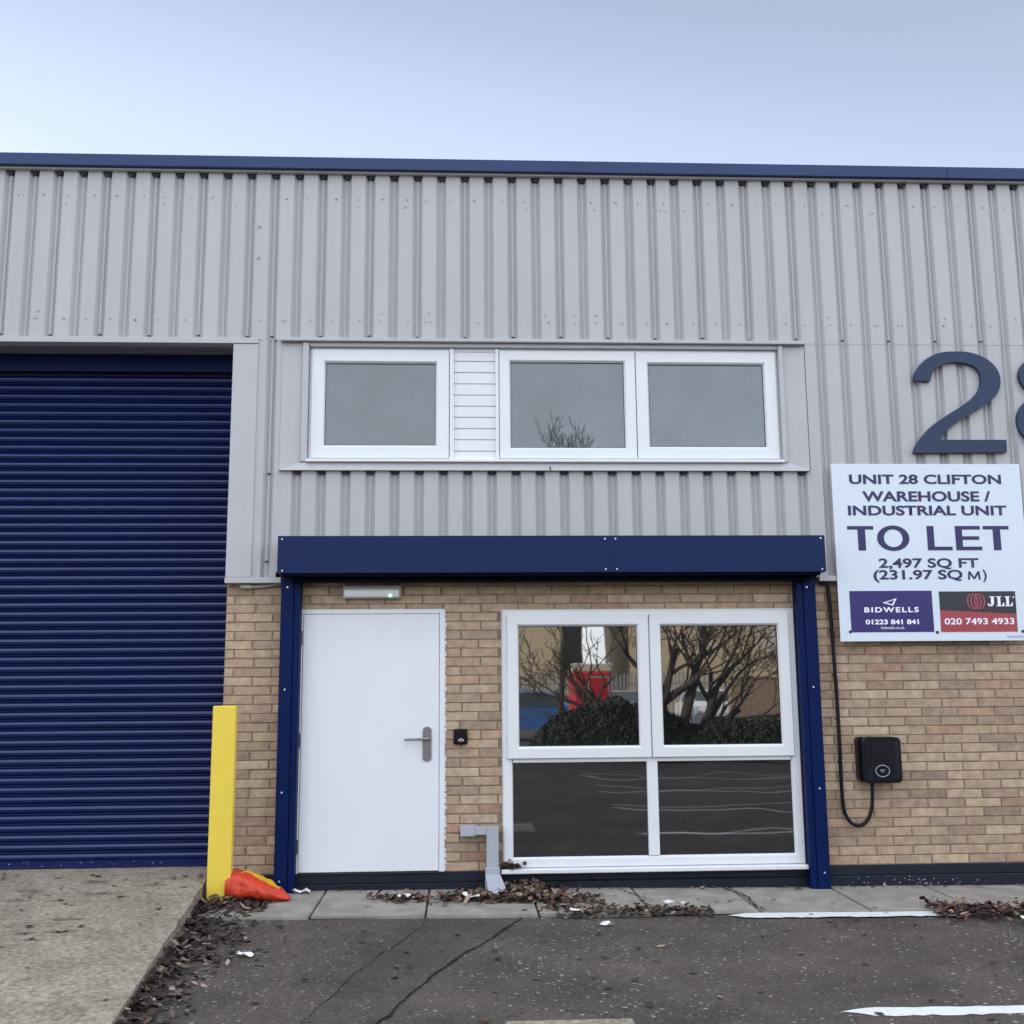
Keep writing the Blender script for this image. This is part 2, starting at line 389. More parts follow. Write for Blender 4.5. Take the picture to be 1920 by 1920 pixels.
# smoother reinstatement strip and its cracks
def edgeL(t): return (-.234 + (-.86 + .234) * t + .02 * math.sin(9 * t), -1.02 - 2.55 * t)
def edgeR(t): return (.409 + (-.50 - .409) * t + .03 * math.sin(7 * t + 1), -1.02 - 2.55 * t)
mb = MB(); n = 30
vs = [(*edgeL(i / n * 2.6), gz(-.3) + .004) for i in range(n + 1)] + [(*edgeR(i / n * 2.6), gz(-.1) + .004) for i in range(n + 1)]
vs = [(x, y, gz(x) + .004) for x, y, z in vs]
mb.add(vs, [(i, i + 1, n + 2 + i, n + 1 + i) for i in range(n)])
tag(mb.build('asphalt_patch', M['patch']), 'smoother dark strip of patched asphalt running to the slabs', 'road', kind='structure')


def crack(fn, t0, t1, w, seed, name='asphalt_crack', lift=.008):
    rnd = random.Random(seed); n = 90; L_, R_ = [], []
    for i in range(n + 1):
        t = t0 + (t1 - t0) * i / n; x, y = fn(t)
        j = .03 * noise.noise(Vector((t * 14, seed, 0))) + .012 * noise.noise(Vector((t * 60, seed, 3))) + rnd.uniform(-.007, .007)
        ww = w * (.35 + 1.1 * abs(noise.noise(Vector((t * 23, seed + 5, 0)))))
        L_.append((x + j - ww, y, gz(x) + lift)); R_.append((x + j + ww, y, gz(x) + lift))
    mb = MB(); mb.add(L_ + R_, [(i, i + 1, n + 2 + i, n + 1 + i) for i in range(n)])
    return mb.build(name, M['crack'])


for k, (fn, a, b, w) in enumerate(((edgeL, 0, 2.6, .005), (edgeR, 0, 2.6, .012), (lambda t: (.25 + .75 * t, -3.33 + .1 * math.sin(5 * t)), -.55, .75, .010))):
    tag(crack(fn, a, b, w, k + 2), 'dark ragged crack in the asphalt', 'crack', kind='structure')
for k, (fn, a, b, w) in enumerate(((lambda t: (2.12 + .16 * t + .05 * math.sin(5 * t), -.08 - .87 * t), 0, 1, .016), (lambda t: (1.93 + .24 * t, -.62 - .05 * math.sin(6 * t)), 0, 1, .010), (lambda t: (1.26 + .2 * t, -.05 - .5 * t), 0, 1, .012))):
    tag(crack(fn, a, b, w, k + 12, 'slab_crack', .031), 'dirt filled crack across the paving slabs', 'crack', kind='structure')
# concrete cover at the lower edge of the picture
mb = MB(); mb.bbox(.22, .86, -4.1, -3.42, -.06, gz(.5) + .012, .008)
tag(mb.build('access_cover', M['concrete']), 'pale concrete access cover set flush in the asphalt', 'drain cover', kind='structure')

# paving strip
mb = MB(); rnd = random.Random(4)
jx = [-1.92, -1.085, -.255, .565, 1.39, 2.20, 3.025, 3.83, 4.64, 5.45, 6.26, 7.07, 7.88]
for a, b in zip(jx[:-1], jx[1:]):
    y0 = -.995 if a < 1.3 else -.965
    z = gz((a + b) / 2) + .022 + rnd.uniform(-.004, .004)
    bm_ = bmesh.new(); bmesh.ops.create_cube(bm_, size=1)
    for v in bm_.verts:
        x = a + .007 if v.co.x < 0 else b - .007
        v.co = (x, (y0 + rnd.uniform(-.012, .012)) if v.co.y < 0 else .0, z + gz(x) - gz((a + b) / 2) if v.co.z > 0 else -.09)
    bmesh.ops.bevel(bm_, geom=bm_.edges[:], offset=.006, segments=2, affect='EDGES')
    mb.bm(bm_, 0)
tag(mb.build('pavement', M['slab']), 'strip of worn grey paving slabs along the foot of the wall', 'pavement', kind='structure')
mb = MB(); mb.add([(-2.0, 0, gz(-2) + .004), (-2.0, -1.0, gz(-2) + .004), (8, -.965, gz(8) + .004), (8, 0, gz(8) + .004)], [(0, 1, 2, 3)])
tag(mb.build('joint_bed', M['crack']), 'dark dirt between the paving slabs', 'ground', kind='structure')

# concrete apron in front of the shutter
def ramp_z(y): return .187 - .0294 * max(0, -y)
def ramp_edge(y): return -2.02 + .0985 * max(0, -y)
mb = MB(); ny, nx = 46, 60; rows = []
vs = []
for j in range(ny + 1):
    y = .36 - (7.6 + .36) * j / ny
    e = ramp_edge(y) + .012 * noise.noise(Vector((0, y * 5, 3))) + .006 * noise.noise(Vector((0, y * 21, 3)))
    for i in range(nx + 1):
        x = -7.4 + (e + 7.4) * (i / nx) ** .6
        z = ramp_z(y) + .006 * noise.noise(Vector((x * 1.3, y * 1.3, 0))) + .003 * noise.noise(Vector((x * 6, y * 6, 0)))
        if i == nx: z -= .012
        vs.append((x, y, max(z, gz(x) + .005)))
fs = [(j * (nx + 1) + i, j * (nx + 1) + i + 1, (j + 1) * (nx + 1) + i + 1, (j + 1) * (nx + 1) + i) for j in range(ny) for i in range(nx)]
k = len(vs)
for j in range(ny + 1):
    x, y, z = vs[j * (nx + 1) + nx]; vs.append((x - .01, y, -.1))
fs += [(j * (nx + 1) + nx, k + j, k + j + 1, (j + 1) * (nx + 1) + nx) for j in range(ny)]
mb.add(vs, fs)
tag(mb.build('concrete_apron', M['concrete'], smooth=True, angle=40), 'rough tan concrete ramp sloping up to the blue shutter', 'ramp', kind='structure')

# ------------------------------------------------------------------ the unit
unit = thing('industrial_unit', (0, 5, 0), 'single storey industrial unit of ribbed grey cladding over buff brick with navy trim', 'building')

# brickwork: real bricks on a mortar bed
CH, BL, Z0 = .0752, .3145, .158
PAL = [(.42, .315, .23), (.45, .345, .25), (.38, .28, .205), (.46, .36, .265), (.40, .295, .215), (.345, .255, .195), (.43, .33, .245), (.40, .305, .225)]


def bricks(mb, spans, r0, r1, yface, seed, c_mul=1.0):
    rnd = random.Random(seed)
    for r in range(r0, r1):
        z0, z1 = Z0 + r * CH + .0045, Z0 + (r + 1) * CH - .0045
        off = 3.46 if r % 2 else 3.303
        off += rnd.uniform(-.012, .012)
        for a, b in spans:
            k = math.floor((a - off) / BL); x = off + k * BL
            while x < b:
                x0, x1 = max(x + .0065, a), min(x + BL - .0065, b)
                if x1 - x0 > .03:
                    c = list(rnd.choice(PAL)); q = rnd.random()
                    if q < .05: c = [c[0] * .97, c[1] * .86, c[2] * .86]
                    elif q < .19: c = [v * .87 for v in c]
                    elif q < .26: c = [c[0] * 1.06, c[1] * 1.07, c[2] * 1.07]
                    g = rnd.uniform(.95, 1.05) * c_mul; c = (c[0] * g * .93, c[1] * g * .905, c[2] * g * .872)
                    d = rnd.uniform(-.002, .002); e = .006
                    w = [rnd.uniform(-.0025, .0025) for _ in range(8)]
                    yf = yface + d
                    o = [(x0 + w[0], z0 + w[1]), (x1 + w[2], z0 + w[3]), (x1 + w[4], z1 + w[5]), (x0 + w[6], z1 + w[7])]
                    cx, cz = (x0 + x1) / 2, (z0 + z1) / 2
                    vs = [(px, yf + .012, pz) for px, pz in o] + [(px, yf + .003, pz) for px, pz in o]
                    vs += [(px + (e if px < cx else -e) * .8, yf, pz + (e if pz < cz else -e) * .6) for px, pz in o]
                    fs = []
                    for L0 in (0, 4):
                        for i in range(4):
                            j = (i + 1) % 4; fs.append((L0 + i, L0 + j, L0 + 4 + j, L0 + 4 + i))
                    fs.append((8, 9, 10, 11)); mb.add(vs, fs, 0, c)
                x += BL


mb = MB()
DX0, DX1, DZ1 = -1.362, -.132, 2.298
WX0, WX1, WZ1, WZ0 = .342, 2.86, 2.284, .16
RIGHT = 9.5
bricks(mb, [(-1.96, DX0), (DX1, WX0), (WX1, RIGHT)], 0, 28, 0.0, 21)
bricks(mb, [(-1.96, RIGHT)], 28, 32, 0.0, 22)
# mortar bed with openings (5 mm behind the brick faces)
Y = .0055
for a, b, c, d in ((-1.965, DX0, Z0, 2.6), (DX1, WX0, Z0, 2.6), (WX1, RIGHT, Z0, 2.6), (DX0, DX1, DZ1, 2.6), (WX0, WX1, WZ1, 2.6)):
    mb.box(a, b, Y, .24, c, d, 1)
brick = mb.build('brick_wall', [M['brick'], M['mortar']], unit)

# painted plinth in two courses
mb = MB()
for a, b in ((-1.975, RIGHT),):
    mb.bbox(a, b, -.004, .2, .075, .1575, .006); mb.bbox(a, b, -.016, .2, -.12, .0745, .006)
rnd = random.Random(9)
for k in range(48):      # flecks of splashed white paint
    x = rnd.choice((rnd.uniform(3.2, 5.2), rnd.gauss(3.75, .22), rnd.gauss(3.75, .22))); z = abs(rnd.gauss(0, .035)) + .0
    if z < .07: mb.disc(x, -.016, z + gz(x) + .03, rnd.uniform(.002, .006), .0015, 5, 1)
mb.build('plinth', [M['plinth'], M['grey']], unit)

# body behind: side walls, back wall, roof
mb = MB()
mb.box(-30, -29.7, .1, 14, 0, 6.2); mb.box(15.7, 16, .1, 14, 0, 6.2); mb.box(-29.7, 15.7, 13.7, 14, 0, 6.2)
mb.box(RIGHT, 15.7, .02, .24, 0, 2.6); mb.box(-29.7, -7.5, .02, .24, 0, 2.6)
mb.box(-29.7, 15.7, .3, .34, 4.75, 6.2)
mb.build('rear_wall', M['brickfar'], unit)
mb = MB(); mb.box(-30, 16, .251, 14, 6.21, 6.27)
mb.build('roof', M['roof'], unit)

# ---- ribbed cladding
CY, TY = -.082, -.046          # crest and trough depth
PITCH = .21017


def clad(mb, x0, x1, z0, z1, origin, pitch=PITCH, dy=0.0):
    """vertical box-profile sheet; troughs start at origin + k*pitch"""
    prof = [(0, 0), (.024, 1), (.035, 1), (.041, .70), (.053, .70), (.059, 1), (.068, 1), (.090, 0)]
    pts = []
    k = math.floor((x0 - origin) / pitch) - 1
    while origin + k * pitch < x1 + pitch:
        for dx, t in prof:
            pts.append((origin + k * pitch + dx, t))
        k += 1
    out = []
    for i in range(len(pts) - 1):
        (xa, ta), (xb, tb) = pts[i], pts[i + 1]
        if xb <= x0 or xa >= x1: continue
        if xa < x0: ta = ta + (tb - ta) * (x0 - xa) / (xb - xa); xa = x0
        if xb > x1: tb = ta + (tb - ta) * (x1 - xa) / (xb - xa); xb = x1
        if not out: out.append((xa, ta))
        out.append((xb, tb))
    n = len(out); nz = max(2, int((z1 - z0) / .25))
    vs = []
    for j in range(nz + 1):
        z = z0 + (z1 - z0) * j / nz
        for x, t in out:
            w = .0012 * noise.noise(Vector((x * 1.7, z * 1.1, 5)))
            vs.append((x, CY + dy + (TY - CY) * t + w, z))
    mb.add(vs, [(j * n + i, j * n + i + 1, (j + 1) * n + i + 1, (j + 1) * n + i) for j in range(nz) for i in range(n - 1)])


O_UP = -4.001
O_LO, P_LO = -1.440, .2077
mb = MB()
clad(mb, -30, 16, 4.625, 6.172, O_UP)
clad(mb, 3.045, 16, 2.545, 4.630, O_UP, dy=.0025)
clad(mb, -1.76, -1.548, 2.545, 4.630, O_UP + .012, dy=.0025)
clad(mb, -1.56, 3.045, 2.6, 3.478, O_LO, P_LO, dy=.001)
clad(mb, -30, -7.5, 2.545, 4.630, O_UP, dy=.0025)
# half-round stiffener caps ending above the lap, on every other trough
for k in range(-10, 60):
    notch = (k <= 10 and k % 2 == 0) or (k >= 11 and k % 2 == 1)
    if notch:
        x = O_UP + k * PITCH + .047
        ze = 4.672 + random.uniform(-.008, .008); mb.tube([(x, -.053, ze), (x, -.053, 6.16)], .0105, 8); mb.tube([(x, -.055, ze - .008), (x, -.055, ze)], .0140, 8, 1)  # black end rings paint in the underside shade
x = O_UP + 11 * PITCH + .012 + .047
for za, zb_ in ((3.45, 4.6), (2.70, 3.42)): mb.tube([(x, -.053, za), (x, -.053, zb_)], .0105, 8); mb.tube([(x, -.060, za - .007), (x, -.060, za)], .0175, 8, 1)
def trough_shade(x, z, w=.098, h=.036):      # dark plate painting the shade in the mouth of a trough
    mb.prism([(x - .004, z), (x + w - .004, z), (x + w - .022, z - h * .55), (x + w * .5 + .012, z - h), (x + w * .5 - .012, z - h), (x + .018, z - h * .55)], CY + .003, -.03, 1)
for k in range(-124, 96): trough_shade(O_UP + k * PITCH, 6.166, h=.046)
for k in range(0, 22): trough_shade(O_LO + k * P_LO, 3.476, h=.036)
# fixings and old fixing marks
rnd = random.Random(13)
for k in range(-6, 52):
    xc = O_UP + k * PITCH + .15
    for z, p in ((5.93, .8), (4.80, .8), (4.87, .35), (5.86, .2)):
        if rnd.random() < p:
            for q in range(rnd.choice((1, 1, 2))): mb.disc(xc + rnd.uniform(-.03, .03), CY, z + rnd.uniform(-.006, .006), .0075, .004, mat=2)
for z in (5.66, 5.37): mb.disc(O_UP + 10.7 * PITCH - .02, CY, z, .011, .01, mat=2)
mb.build('cladding', [M['clad'], M['black'], M['fix']], unit)

# flashings round the openings
mb = MB()
mb.bbox(-30, 16, -.125, -.02, 6.160, 6.175, .002)                       # strip below the roof trim
mb.bbox(-7.5, -1.745, -.098, .02, 4.588, 4.640, .003)                   # shutter head trim
mb.add([(-7.5, .02, 4.592), (-1.78, .02, 4.592), (-1.78, .34, 4.600), (-7.5, .34, 4.600)], [(0, 1, 2, 3)], 2)   # soffit
mb.bbox(-1.962, -1.748, -.092, .02, 2.56, 4.585, .004)                  # shutter jamb
mb.box(-1.964, -1.950, .0205, .34, 0.1, 4.585)                          # reveal of the jamb
mb.bbox(-1.966, -1.50, -.10, .015, 2.512, 2.558, .003)                  # drip at the foot of the cladding
mb.bbox(3.062, 16, -.10, .015, 2.512, 2.558, .003)
mb.bbox(-1.555, 3.03, -.132, .0, 4.606, 4.636, .003)                    # window head drip
mb.bbox(-1.553, -1.366, -.076, .0, 3.469, 4.604, .004)                   # cheek panels
mb.bbox(2.842, 3.044, -.076, .0, 3.469, 4.604, .004)
mb.bbox(-1.364, -1.312, -.105, .0, 3.545, 4.600, .003); mb.bbox(2.802, 2.84, -.105, .0, 3.545, 4.600, .003)  # return strips
mb.bbox(-1.31, 2.80, -.09, .0, 4.568, 4.604, .003)
# sill flashing with mitred ends
poly = [(-1.545, 3.468), (3.034, 3.468), (2.85, 3.542), (-1.345, 3.542)]
mb.add([(poly[0][0], -.120, poly[0][1]), (poly[1][0], -.120, poly[1][1]), (poly[2][0], -.094, poly[2][1]), (poly[3][0], -.094, poly[3][1]),
        (poly[0][0], -.0, poly[0][1]), (poly[1][0], -.0, poly[1][1]), (poly[2][0], 0, poly[2][1]), (poly[3][0], 0, poly[3][1])],
       [(0, 1, 2, 3), (0, 4, 5, 1), (1, 5, 6, 2), (3, 7, 4, 0)])
mb.box(.762, .770, -.123, -.09, 3.466, 3.50, 1)
mb.build('flashing', [M['flash'], M['black'], M['soffit']], unit)

# roof trim
mb = MB()
mb.bbox(-30.05, 4.424, -.165, .25, 6.176, 6.286, .004); mb.bbox(4.426, 16.05, -.165, .25, 6.176, 6.286, .004)
mb.build('roof_trim', M['cap'], unit)

# ---- roller shutter
mb = MB(); SY = .30
pr = [(0, .006), (.04, -.004), (.10, -.012), (.20, -.0165), (.33, -.0200), (.42, -.0208), (.47, -.0200), (.54, -.0172), (.61, -.0140), (.67, -.0105), (.72, -.0055), (.755, .003), (.79, .006), (.815, .0), (.84, -.006), (.87, -.0075), (.90, -.0060), (.935, -.0035), (.955, .002), (.97, .007)]
sp_ = .0772; z = .245; pts = []
while z < 4.40:
    for t, y in pr: pts.append((SY + y, z + t * sp_))
    z += sp_
xa, xb = -7.45, -1.93; xs = [xa + (xb - xa) * i / 12 for i in range(13)]
vs = [(x, y + .004 * noise.noise(Vector((x * .6, zz * .35, 1))), zz) for y, zz in pts for x in xs]; n = 13
mb.add(vs, [(j * n + i, j * n + i + 1, (j + 1) * n + i + 1, (j + 1) * n + i) for j in range(len(pts) - 1) for i in range(n - 1)])
sh = mb.build('roller_shutter', M['shutter'], unit, smooth=True, angle=35)
mb = MB(); mb.bbox(xa, xb, SY - .012, SY + .02, .190, .248, .003); mb.box(xa, xb, SY - .03, SY - .0125, .192, .200)

rnd = random.Random(3)
for k in range(16): mb.disc(rnd.uniform(-4, -2.2), SY - .012, rnd.uniform(.205, .240), rnd.uniform(.002, .005), .0015, 5, 1)
mb.build('bottom_bar', [M['shutter'], M['grey']], sh)
mb = MB(); mb.box(xa, xb, SY - .03, SY + .04, 4.44, 4.70); mb.build('header_box', M['navydk'], sh)
mb = MB(); mb.box(-7.5, -1.9, SY + .05, SY + .1, .1, 4.75)
mb.build('shutter_backing', M['black'], sh)

# ---- window helper pieces
def sash(parent, x0, x1, z0, z1, yb, yf, w, gmat, bead=.012):
    mb = MB()
    mb.ring(x0, x1, z0, z1, [(0, yb), (0, yf + .006), (.005, yf), (w - bead - .006, yf), (w - bead, yf + .004), (w, yf + .022), (w, yb)])
    mb.ring(x0 + w - .001, x1 - w + .001, z0 + w - .001, z1 - w + .001, [(0, yf + .0225), (.006, yf + .024), (.006, yb)], 1)
    s = mb.build('sash', [M['upvc'], M['gasket']], parent)
    p = MB(); p.bbox(x0 + w, x1 - w, yf + .030, yf + .044, z0 + w, z1 - w, .002)
    p.build('pane', gmat, parent)
    return s


# upper window band (parts of one window: frame, sashes, panes, boarded panel, sill)
uw = MB()
uw.ring(-1.308, 2.80, 3.566, 4.567, [(0, .0), (0, -.05), (.012, -.056), (.03, -.052), (.03, .0)])
uw.bbox(-.096, -.062, -.075, .0, 3.570, 4.560, .003); uw.bbox(.300, .330, -.075, .0, 3.570, 4.560, .003)
uwf = uw.build('upper_window', M['upvc'], unit)
sash(uwf, -1.290, -.100, 3.582, 4.548, .0, -.066, .118, M['glass_up'])
sash(uwf, .334, 1.5305, 3.582, 4.548, .0, -.066, .100, M['glass_up'])
sash(uwf, 1.5365, 2.784, 3.582, 4.548, .0, -.066, .112, M['glass_up'])
mb = MB()
zz = [3.570, 3.654, 3.755, 3.854, 3.954, 4.054, 4.153, 4.254, 4.356, 4.458, 4.562]
for a, b in zip(zz[:-1], zz[1:]):
    vs = [(-.062, -.046, a), (.300, -.046, a), (.300, -.046, b - .010), (-.062, -.046, b - .010), (-.062, -.038, b - .004), (.300, -.038, b - .004), (-.062, -.038, b), (.300, -.038, b)]
    mb.add(vs, [(0, 1, 2, 3), (3, 2, 5, 4), (4, 5, 7, 6)])
mb.build('infill_panel', M['upvc'], uwf)
mb = MB(); mb.bbox(-1.316, 2.806, -.128, -.0, 3.540, 3.5645, .004)
mb.build('sill', M['upvc'], uwf)

# lower window
lw = MB()
lw.ring(.350, 2.846, .182, 2.276, [(0, .06), (0, -.018), (.005, -.024), (.066, -.024), (.072, -.019), (.080, .0), (.080, .06)])
lw.bbox(1.546, 1.636, -.0235, .06, .262, 1.02, .005); lw.bbox(1.566, 1.614, -.0235, .06, 1.066, 2.196, .005)
lw.bbox(.430, 2.766, -.0236, .06, 1.018, 1.066, .004)
lwf = lw.build('lower_window', M['upvc'], unit)
sash(lwf, .386, 1.5855, 1.052, 2.240, .03, -.052, .098, M['glass_low'])
sash(lwf, 1.594, 2.790, 1.052, 2.240, .03, -.052, .098, M['glass_low'])
for a, b in ((.430, 1.546), (1.636, 2.766)):
    mb = MB(); mb.bbox(a, b, .004, .02, .262, 1.018, .002); mb.build('pane', M['glass_fixed'], lwf)
mb = MB(); mb.bbox(.325, 2.852, -.085, .06, .143, .1795, .006)
mb.build('sill', M['upvc'], lwf)
mb = MB(); mb.box(.342, .352, -.004, .1, .18, 2.284); mb.box(2.848, 2.852, -.004, .1, .18, 2.284); mb.box(.352, 2.848, -.004, .1, 2.278, 2.286)
mb.build('sealant', M['upvc'], lwf)

# ---- door
fr = MB()
prof = [(DX0 + .006, DX0 + .040), (DX1 - .040, DX1 - .004)]
fr.bbox(DX0 + .004, DX0 + .042, -.016, .12, .160, 2.294, .003); fr.bbox(DX1 - .046, DX1 - .002, -.016, .12, .160, 2.294, .003)
fr.bbox(DX0 + .0425, DX1 - .0465, -.0155, .12, 2.256, 2.294, .003)
rnd = random.Random(17)
for k in range(44):      # ragged filler along the right jamb
    z = .17 + k * .048
    fr.bbox(DX1 - .004, DX1 + rnd.uniform(.002, .014), -.010, .02, z, z + rnd.uniform(.03, .046), .003)
door = fr.build('entrance_door', M['door'], unit)
mb = MB(); mb.bbox(DX0 + .0455, DX1 - .0495, -.020, .035, .170, 2.2525, .004)
mb.build('door_leaf', M['door'], door)
mb = MB(); mb.box(DX0 + .04, DX1 - .04, .03, .10, .16, 2.26); mb.bbox(DX0, DX1, -.022, .12, .152, .164, .003)
mb.build('rebate', M['gasket'], door)
for z in (2.062, 1.222, .375):
    mb = MB(); mb.bbox(DX0 + .020, DX0 + .040, -.030, -.012, z - .055, z + .055, .003); mb.tube([(DX0 + .043, -.026, z - .055), (DX0 + .043, -.026, z + .055)], .008, 8)
    mb.build('hinge', M['steel'], door)
# long rounded back plate and lever
mb = MB()
pl = []
for k in range(17):
    a = math.pi * k / 16; pl.append((-.279 + .036 * math.cos(a), 1.290 + .030 * math.sin(a)))
for k in range(17):
    a = math.pi + math.pi * k / 16; pl.append((-.279 + .036 * math.cos(a), 1.070 + .030 * math.sin(a)))
mb.prism(pl, -.030, -.0205)
mb.tube([(-.268, -.03, 1.223), (-.268, -.075, 1.223)], .012, 12); mb.tube([(-.262, -.075, 1.223), (-.30, -.078, 1.2225), (-.45, -.080, 1.219), (-.462, -.074, 1.219)], [.0115, .0115, .0105, .009], 12)
mb.disc(-.279, -.030, 1.150, .011, .006, 14); mb.bbox(-.286, -.272, -.034, -.03, 1.115, 1.150, .002)
mb.build('door_handle', M['steel'], door, smooth=True, angle=40)

# ---- security shutter housing with its two side posts
hb = MB()
for a, b in ((-1.500, 1.2437), (1.2443, 3.056)):
    hb.bbox(a, b, -.300, -.021, 2.572, 2.879, .0012)
hood = hb.build('shutter_housing', M['navy'], unit)
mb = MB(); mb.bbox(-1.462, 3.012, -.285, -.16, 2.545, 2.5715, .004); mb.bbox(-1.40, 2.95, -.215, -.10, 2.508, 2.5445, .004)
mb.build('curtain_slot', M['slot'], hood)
for xl, xr in ((-1.492, -1.331), (2.853, 3.014)):
    mb = MB(); xm = xl + .105 if xl < 0 else xr - .105
    zb = gz(xl) + .018
    if xl < 0:
        mb.bbox(xl, xm, -.125, .02, zb, 2.544, .004); mb.bbox(xm + .003, xr, -.118, .02, zb, 2.544, .004)
    else:
        mb.bbox(xm, xr, -.125, .02, zb, 2.544, .004); mb.bbox(xl, xm - .003, -.118, .02, zb, 2.544, .004)
    mb.build('guide_post', M['navydk'], hood)
mb = MB()
for x, z in ((-1.440, 2.473), (-1.442, 1.633), (-1.444, .813), (-1.446, .124), (2.940, 2.457), (2.952, 1.619), (2.960, .792), (2.965, .123)):
    mb = MB(); mb.disc(x, -.125, z, .0075, .004, 10); mb.build('rivet', M['chrome'], hood)
for x, z in ((-1.465, 2.852), (-1.459, 2.592), (1.198, 2.852), (1.287, 2.852), (1.200, 2.598), (1.294, 2.598), (3.022, 2.856), (3.022, 2.594)):
    mb = MB(); mb.disc(x, -.300, z, .0065, .004, 10); mb.build('rivet', M['chrome'], hood)

# ------------------------------------------------------------------ things fixed to the wall
# emergency light
t = thing('emergency_light', (-.747, -.03, 2.43), 'grey bulkhead emergency light with green lamp on above the white door', 'light')
mb = MB(); mb.bbox(-.990, -.505, -.055, -.003, 2.380, 2.492, .010, seg=2)
mb.disc(-.945, -.055, 2.475, .008, .003, 10); mb.disc(-.55, -.055, 2.475, .008, .003, 10); mb.build('housing', M['lamp'], t)
mb = MB()
for k in range(1): 
    pts = [(-.978, -.056), (-.978, -.075), (-.517, -.075), (-.517, -.056)]
    mb.bbox(-.978, -.517, -.090, -.056, 2.388, 2.462, .014, seg=3)
mb.bbox(-.972, -.523, -.096, -.088, 2.440, 2.452, .003); mb.build('diffuser', M['lens'], t, smooth=True, angle=40)
mb = MB(); mb.disc(-.590, -.0905, 2.402, .012, .004, 12); mb.build('indicator_led', M['led'], t)

# keypad / bell
t = thing('door_bell', (0, -.02, 1.235), 'small black square door bell on the brick between door and window', 'door bell')
mb = MB(); mb.bbox(-.062, .056, -.042, -.001, 1.172, 1.300, .016, seg=3); mb.bbox(-.052, .046, -.046, -.041, 1.182, 1.290, .004)
mb.build('casing', M['plasblack'], t, smooth=True, angle=40)
mb = MB(); arc = []
for k in range(13):
    a = math.pi * k / 12; arc.append((.001 + .024 * math.cos(a), 1.200 + .022 * math.sin(a)))
for k in range(12, -1, -1):
    a = math.pi * k / 12; arc.append((.001 + .013 * math.cos(a), 1.204 + .011 * math.sin(a)))
mb.prism(arc, -.049, -.046); mb.box(-.012, .014, -.0495, -.046, 1.199, 1.203); mb.build('button', M['chrome'], t)

# grey square drain pipe
t = thing('drain_pipe', (.255, -.06, .02), 'short grey square pipe elbow coming out of the brick beside the window', 'pipe')
mb = MB(); mb.bbox(.110, .2075, -.105, -.035, .456, .520, .004)
mb.prism([(.2075, .455), (.2065, .02), (.304, .02), (.306, .521), (.2075, .5205)], -.1055, -.030); mb.build('pipe', M['grey'], t)
mb = MB(); mb.bbox(-.004, .112, -.112, -.002, .446, .528, .005); mb.build('coupling', M['grey'], t)
mb = MB(); mb.bbox(.197, .314, -.115, -.022, .02, .20, .004)
mb.add([(.197, -.03, .15), (.314, -.03, .15), (.314, -.115, .15), (.197, -.115, .15), (.20, -.03, .02), (.36, -.03, .02), (.375, -.33, .03), (.22, -.33, .03)],
       [(0, 1, 5, 4), (1, 2, 6, 5), (2, 3, 7, 6), (3, 0, 4, 7)]); mb.build('shoe', M['grey'], t)

# loose lead under the cladding foot
mb = MB(); mb.tube([(-1.50, -.02, 2.515), (-1.56, -.03, 2.503), (-1.66, -.035, 2.488), (-1.74, -.04, 2.484), (-1.80, -.04, 2.489)], .011, 8)
mb.bbox(-1.845, -1.745, -.058, -.018, 2.470, 2.502, .01)
tag(mb.build('loose_lead', M['lamp']), 'loose pale cable end hanging under the cladding beside the shutter', 'cable')

# EV charger
t = thing('car_charger', (3.50, -.06, 1.01), 'black wall mounted car charger box with a ring emblem on the brick', 'charger')


def rrect(x0, x1, z0, z1, r, n=5):
    o = []
    for cx, cz, a0 in ((x1 - r, z1 - r, 0), (x0 + r, z1 - r, 90), (x0 + r, z0 + r, 180), (x1 - r, z0 + r, 270)):
        for k in range(n + 1):
            a = R(a0 + 90 * k / n); o.append((cx + r * math.cos(a), cz + r * math.sin(a)))
    return o


mb = MB(); mb.prism(rrect(3.318, 3.640, .838, 1.202, .035), -.075, -.002); mb.build('back_casing', M['plasblack'], t, smooth=True, angle=40)
mb = MB()
o1 = rrect(3.338, 3.668, .826, 1.200, .04); n = len(o1); cx, cz = 3.503, 1.01
o2 = [(cx + (x - cx) * .95, cz + (z - cz) * .96) for x, z in o1]
vs = [(x, -.075, z) for x, z in o1] + [(x, -.118, z) for x, z in o1] + [(x, -.128, z) for x, z in o2]
fs = [[k * n + i, k * n + (i + 1) % n, (k + 1) * n + (i + 1) % n, (k + 1) * n + i] for k in range(2) for i in range(n)] + [list(range(2 * n, 3 * n))]
mb.add(vs, fs); ch = mb.build('front_cover', M['plasblack'], t)
mb = MB()     # waisted raised panel with two slanted side facets
mb.add([(3.362, -.1285, 1.165), (3.362, -.1285, .865), (3.398, -.140, 1.168), (3.425, -.142, 1.03), (3.398, -.140, .850),
        (3.645, -.1285, 1.165), (3.645, -.1285, .865), (3.612, -.140, 1.168), (3.588, -.142, 1.03), (3.612, -.140, .850)],
       [(0, 1, 4, 3, 2), (5, 7, 8, 9, 6), (2, 3, 4, 9, 8, 7), (0, 2, 7, 5), (1, 6, 9, 4)])
mb.build('facet_panel', M['plasblack2'], ch)
mb = MB()
pts = [(3.492 + .058 * math.cos(2 * math.pi * k / 40), -.1445, .927 + .046 * math.sin(2 * math.pi * k / 40)) for k in range(41)]
mb.tube(pts, .0032, 6, cap=False); mb.box(3.474, 3.490, -.1455, -.142, .930, .938); mb.box(3.496, 3.508, -.1455, -.142, .930, .938); mb.box(3.478, 3.506, -.1455, -.142, .918, .921)
mb.build('ring_emblem', M['ringgrey'], ch)
mb = MB()
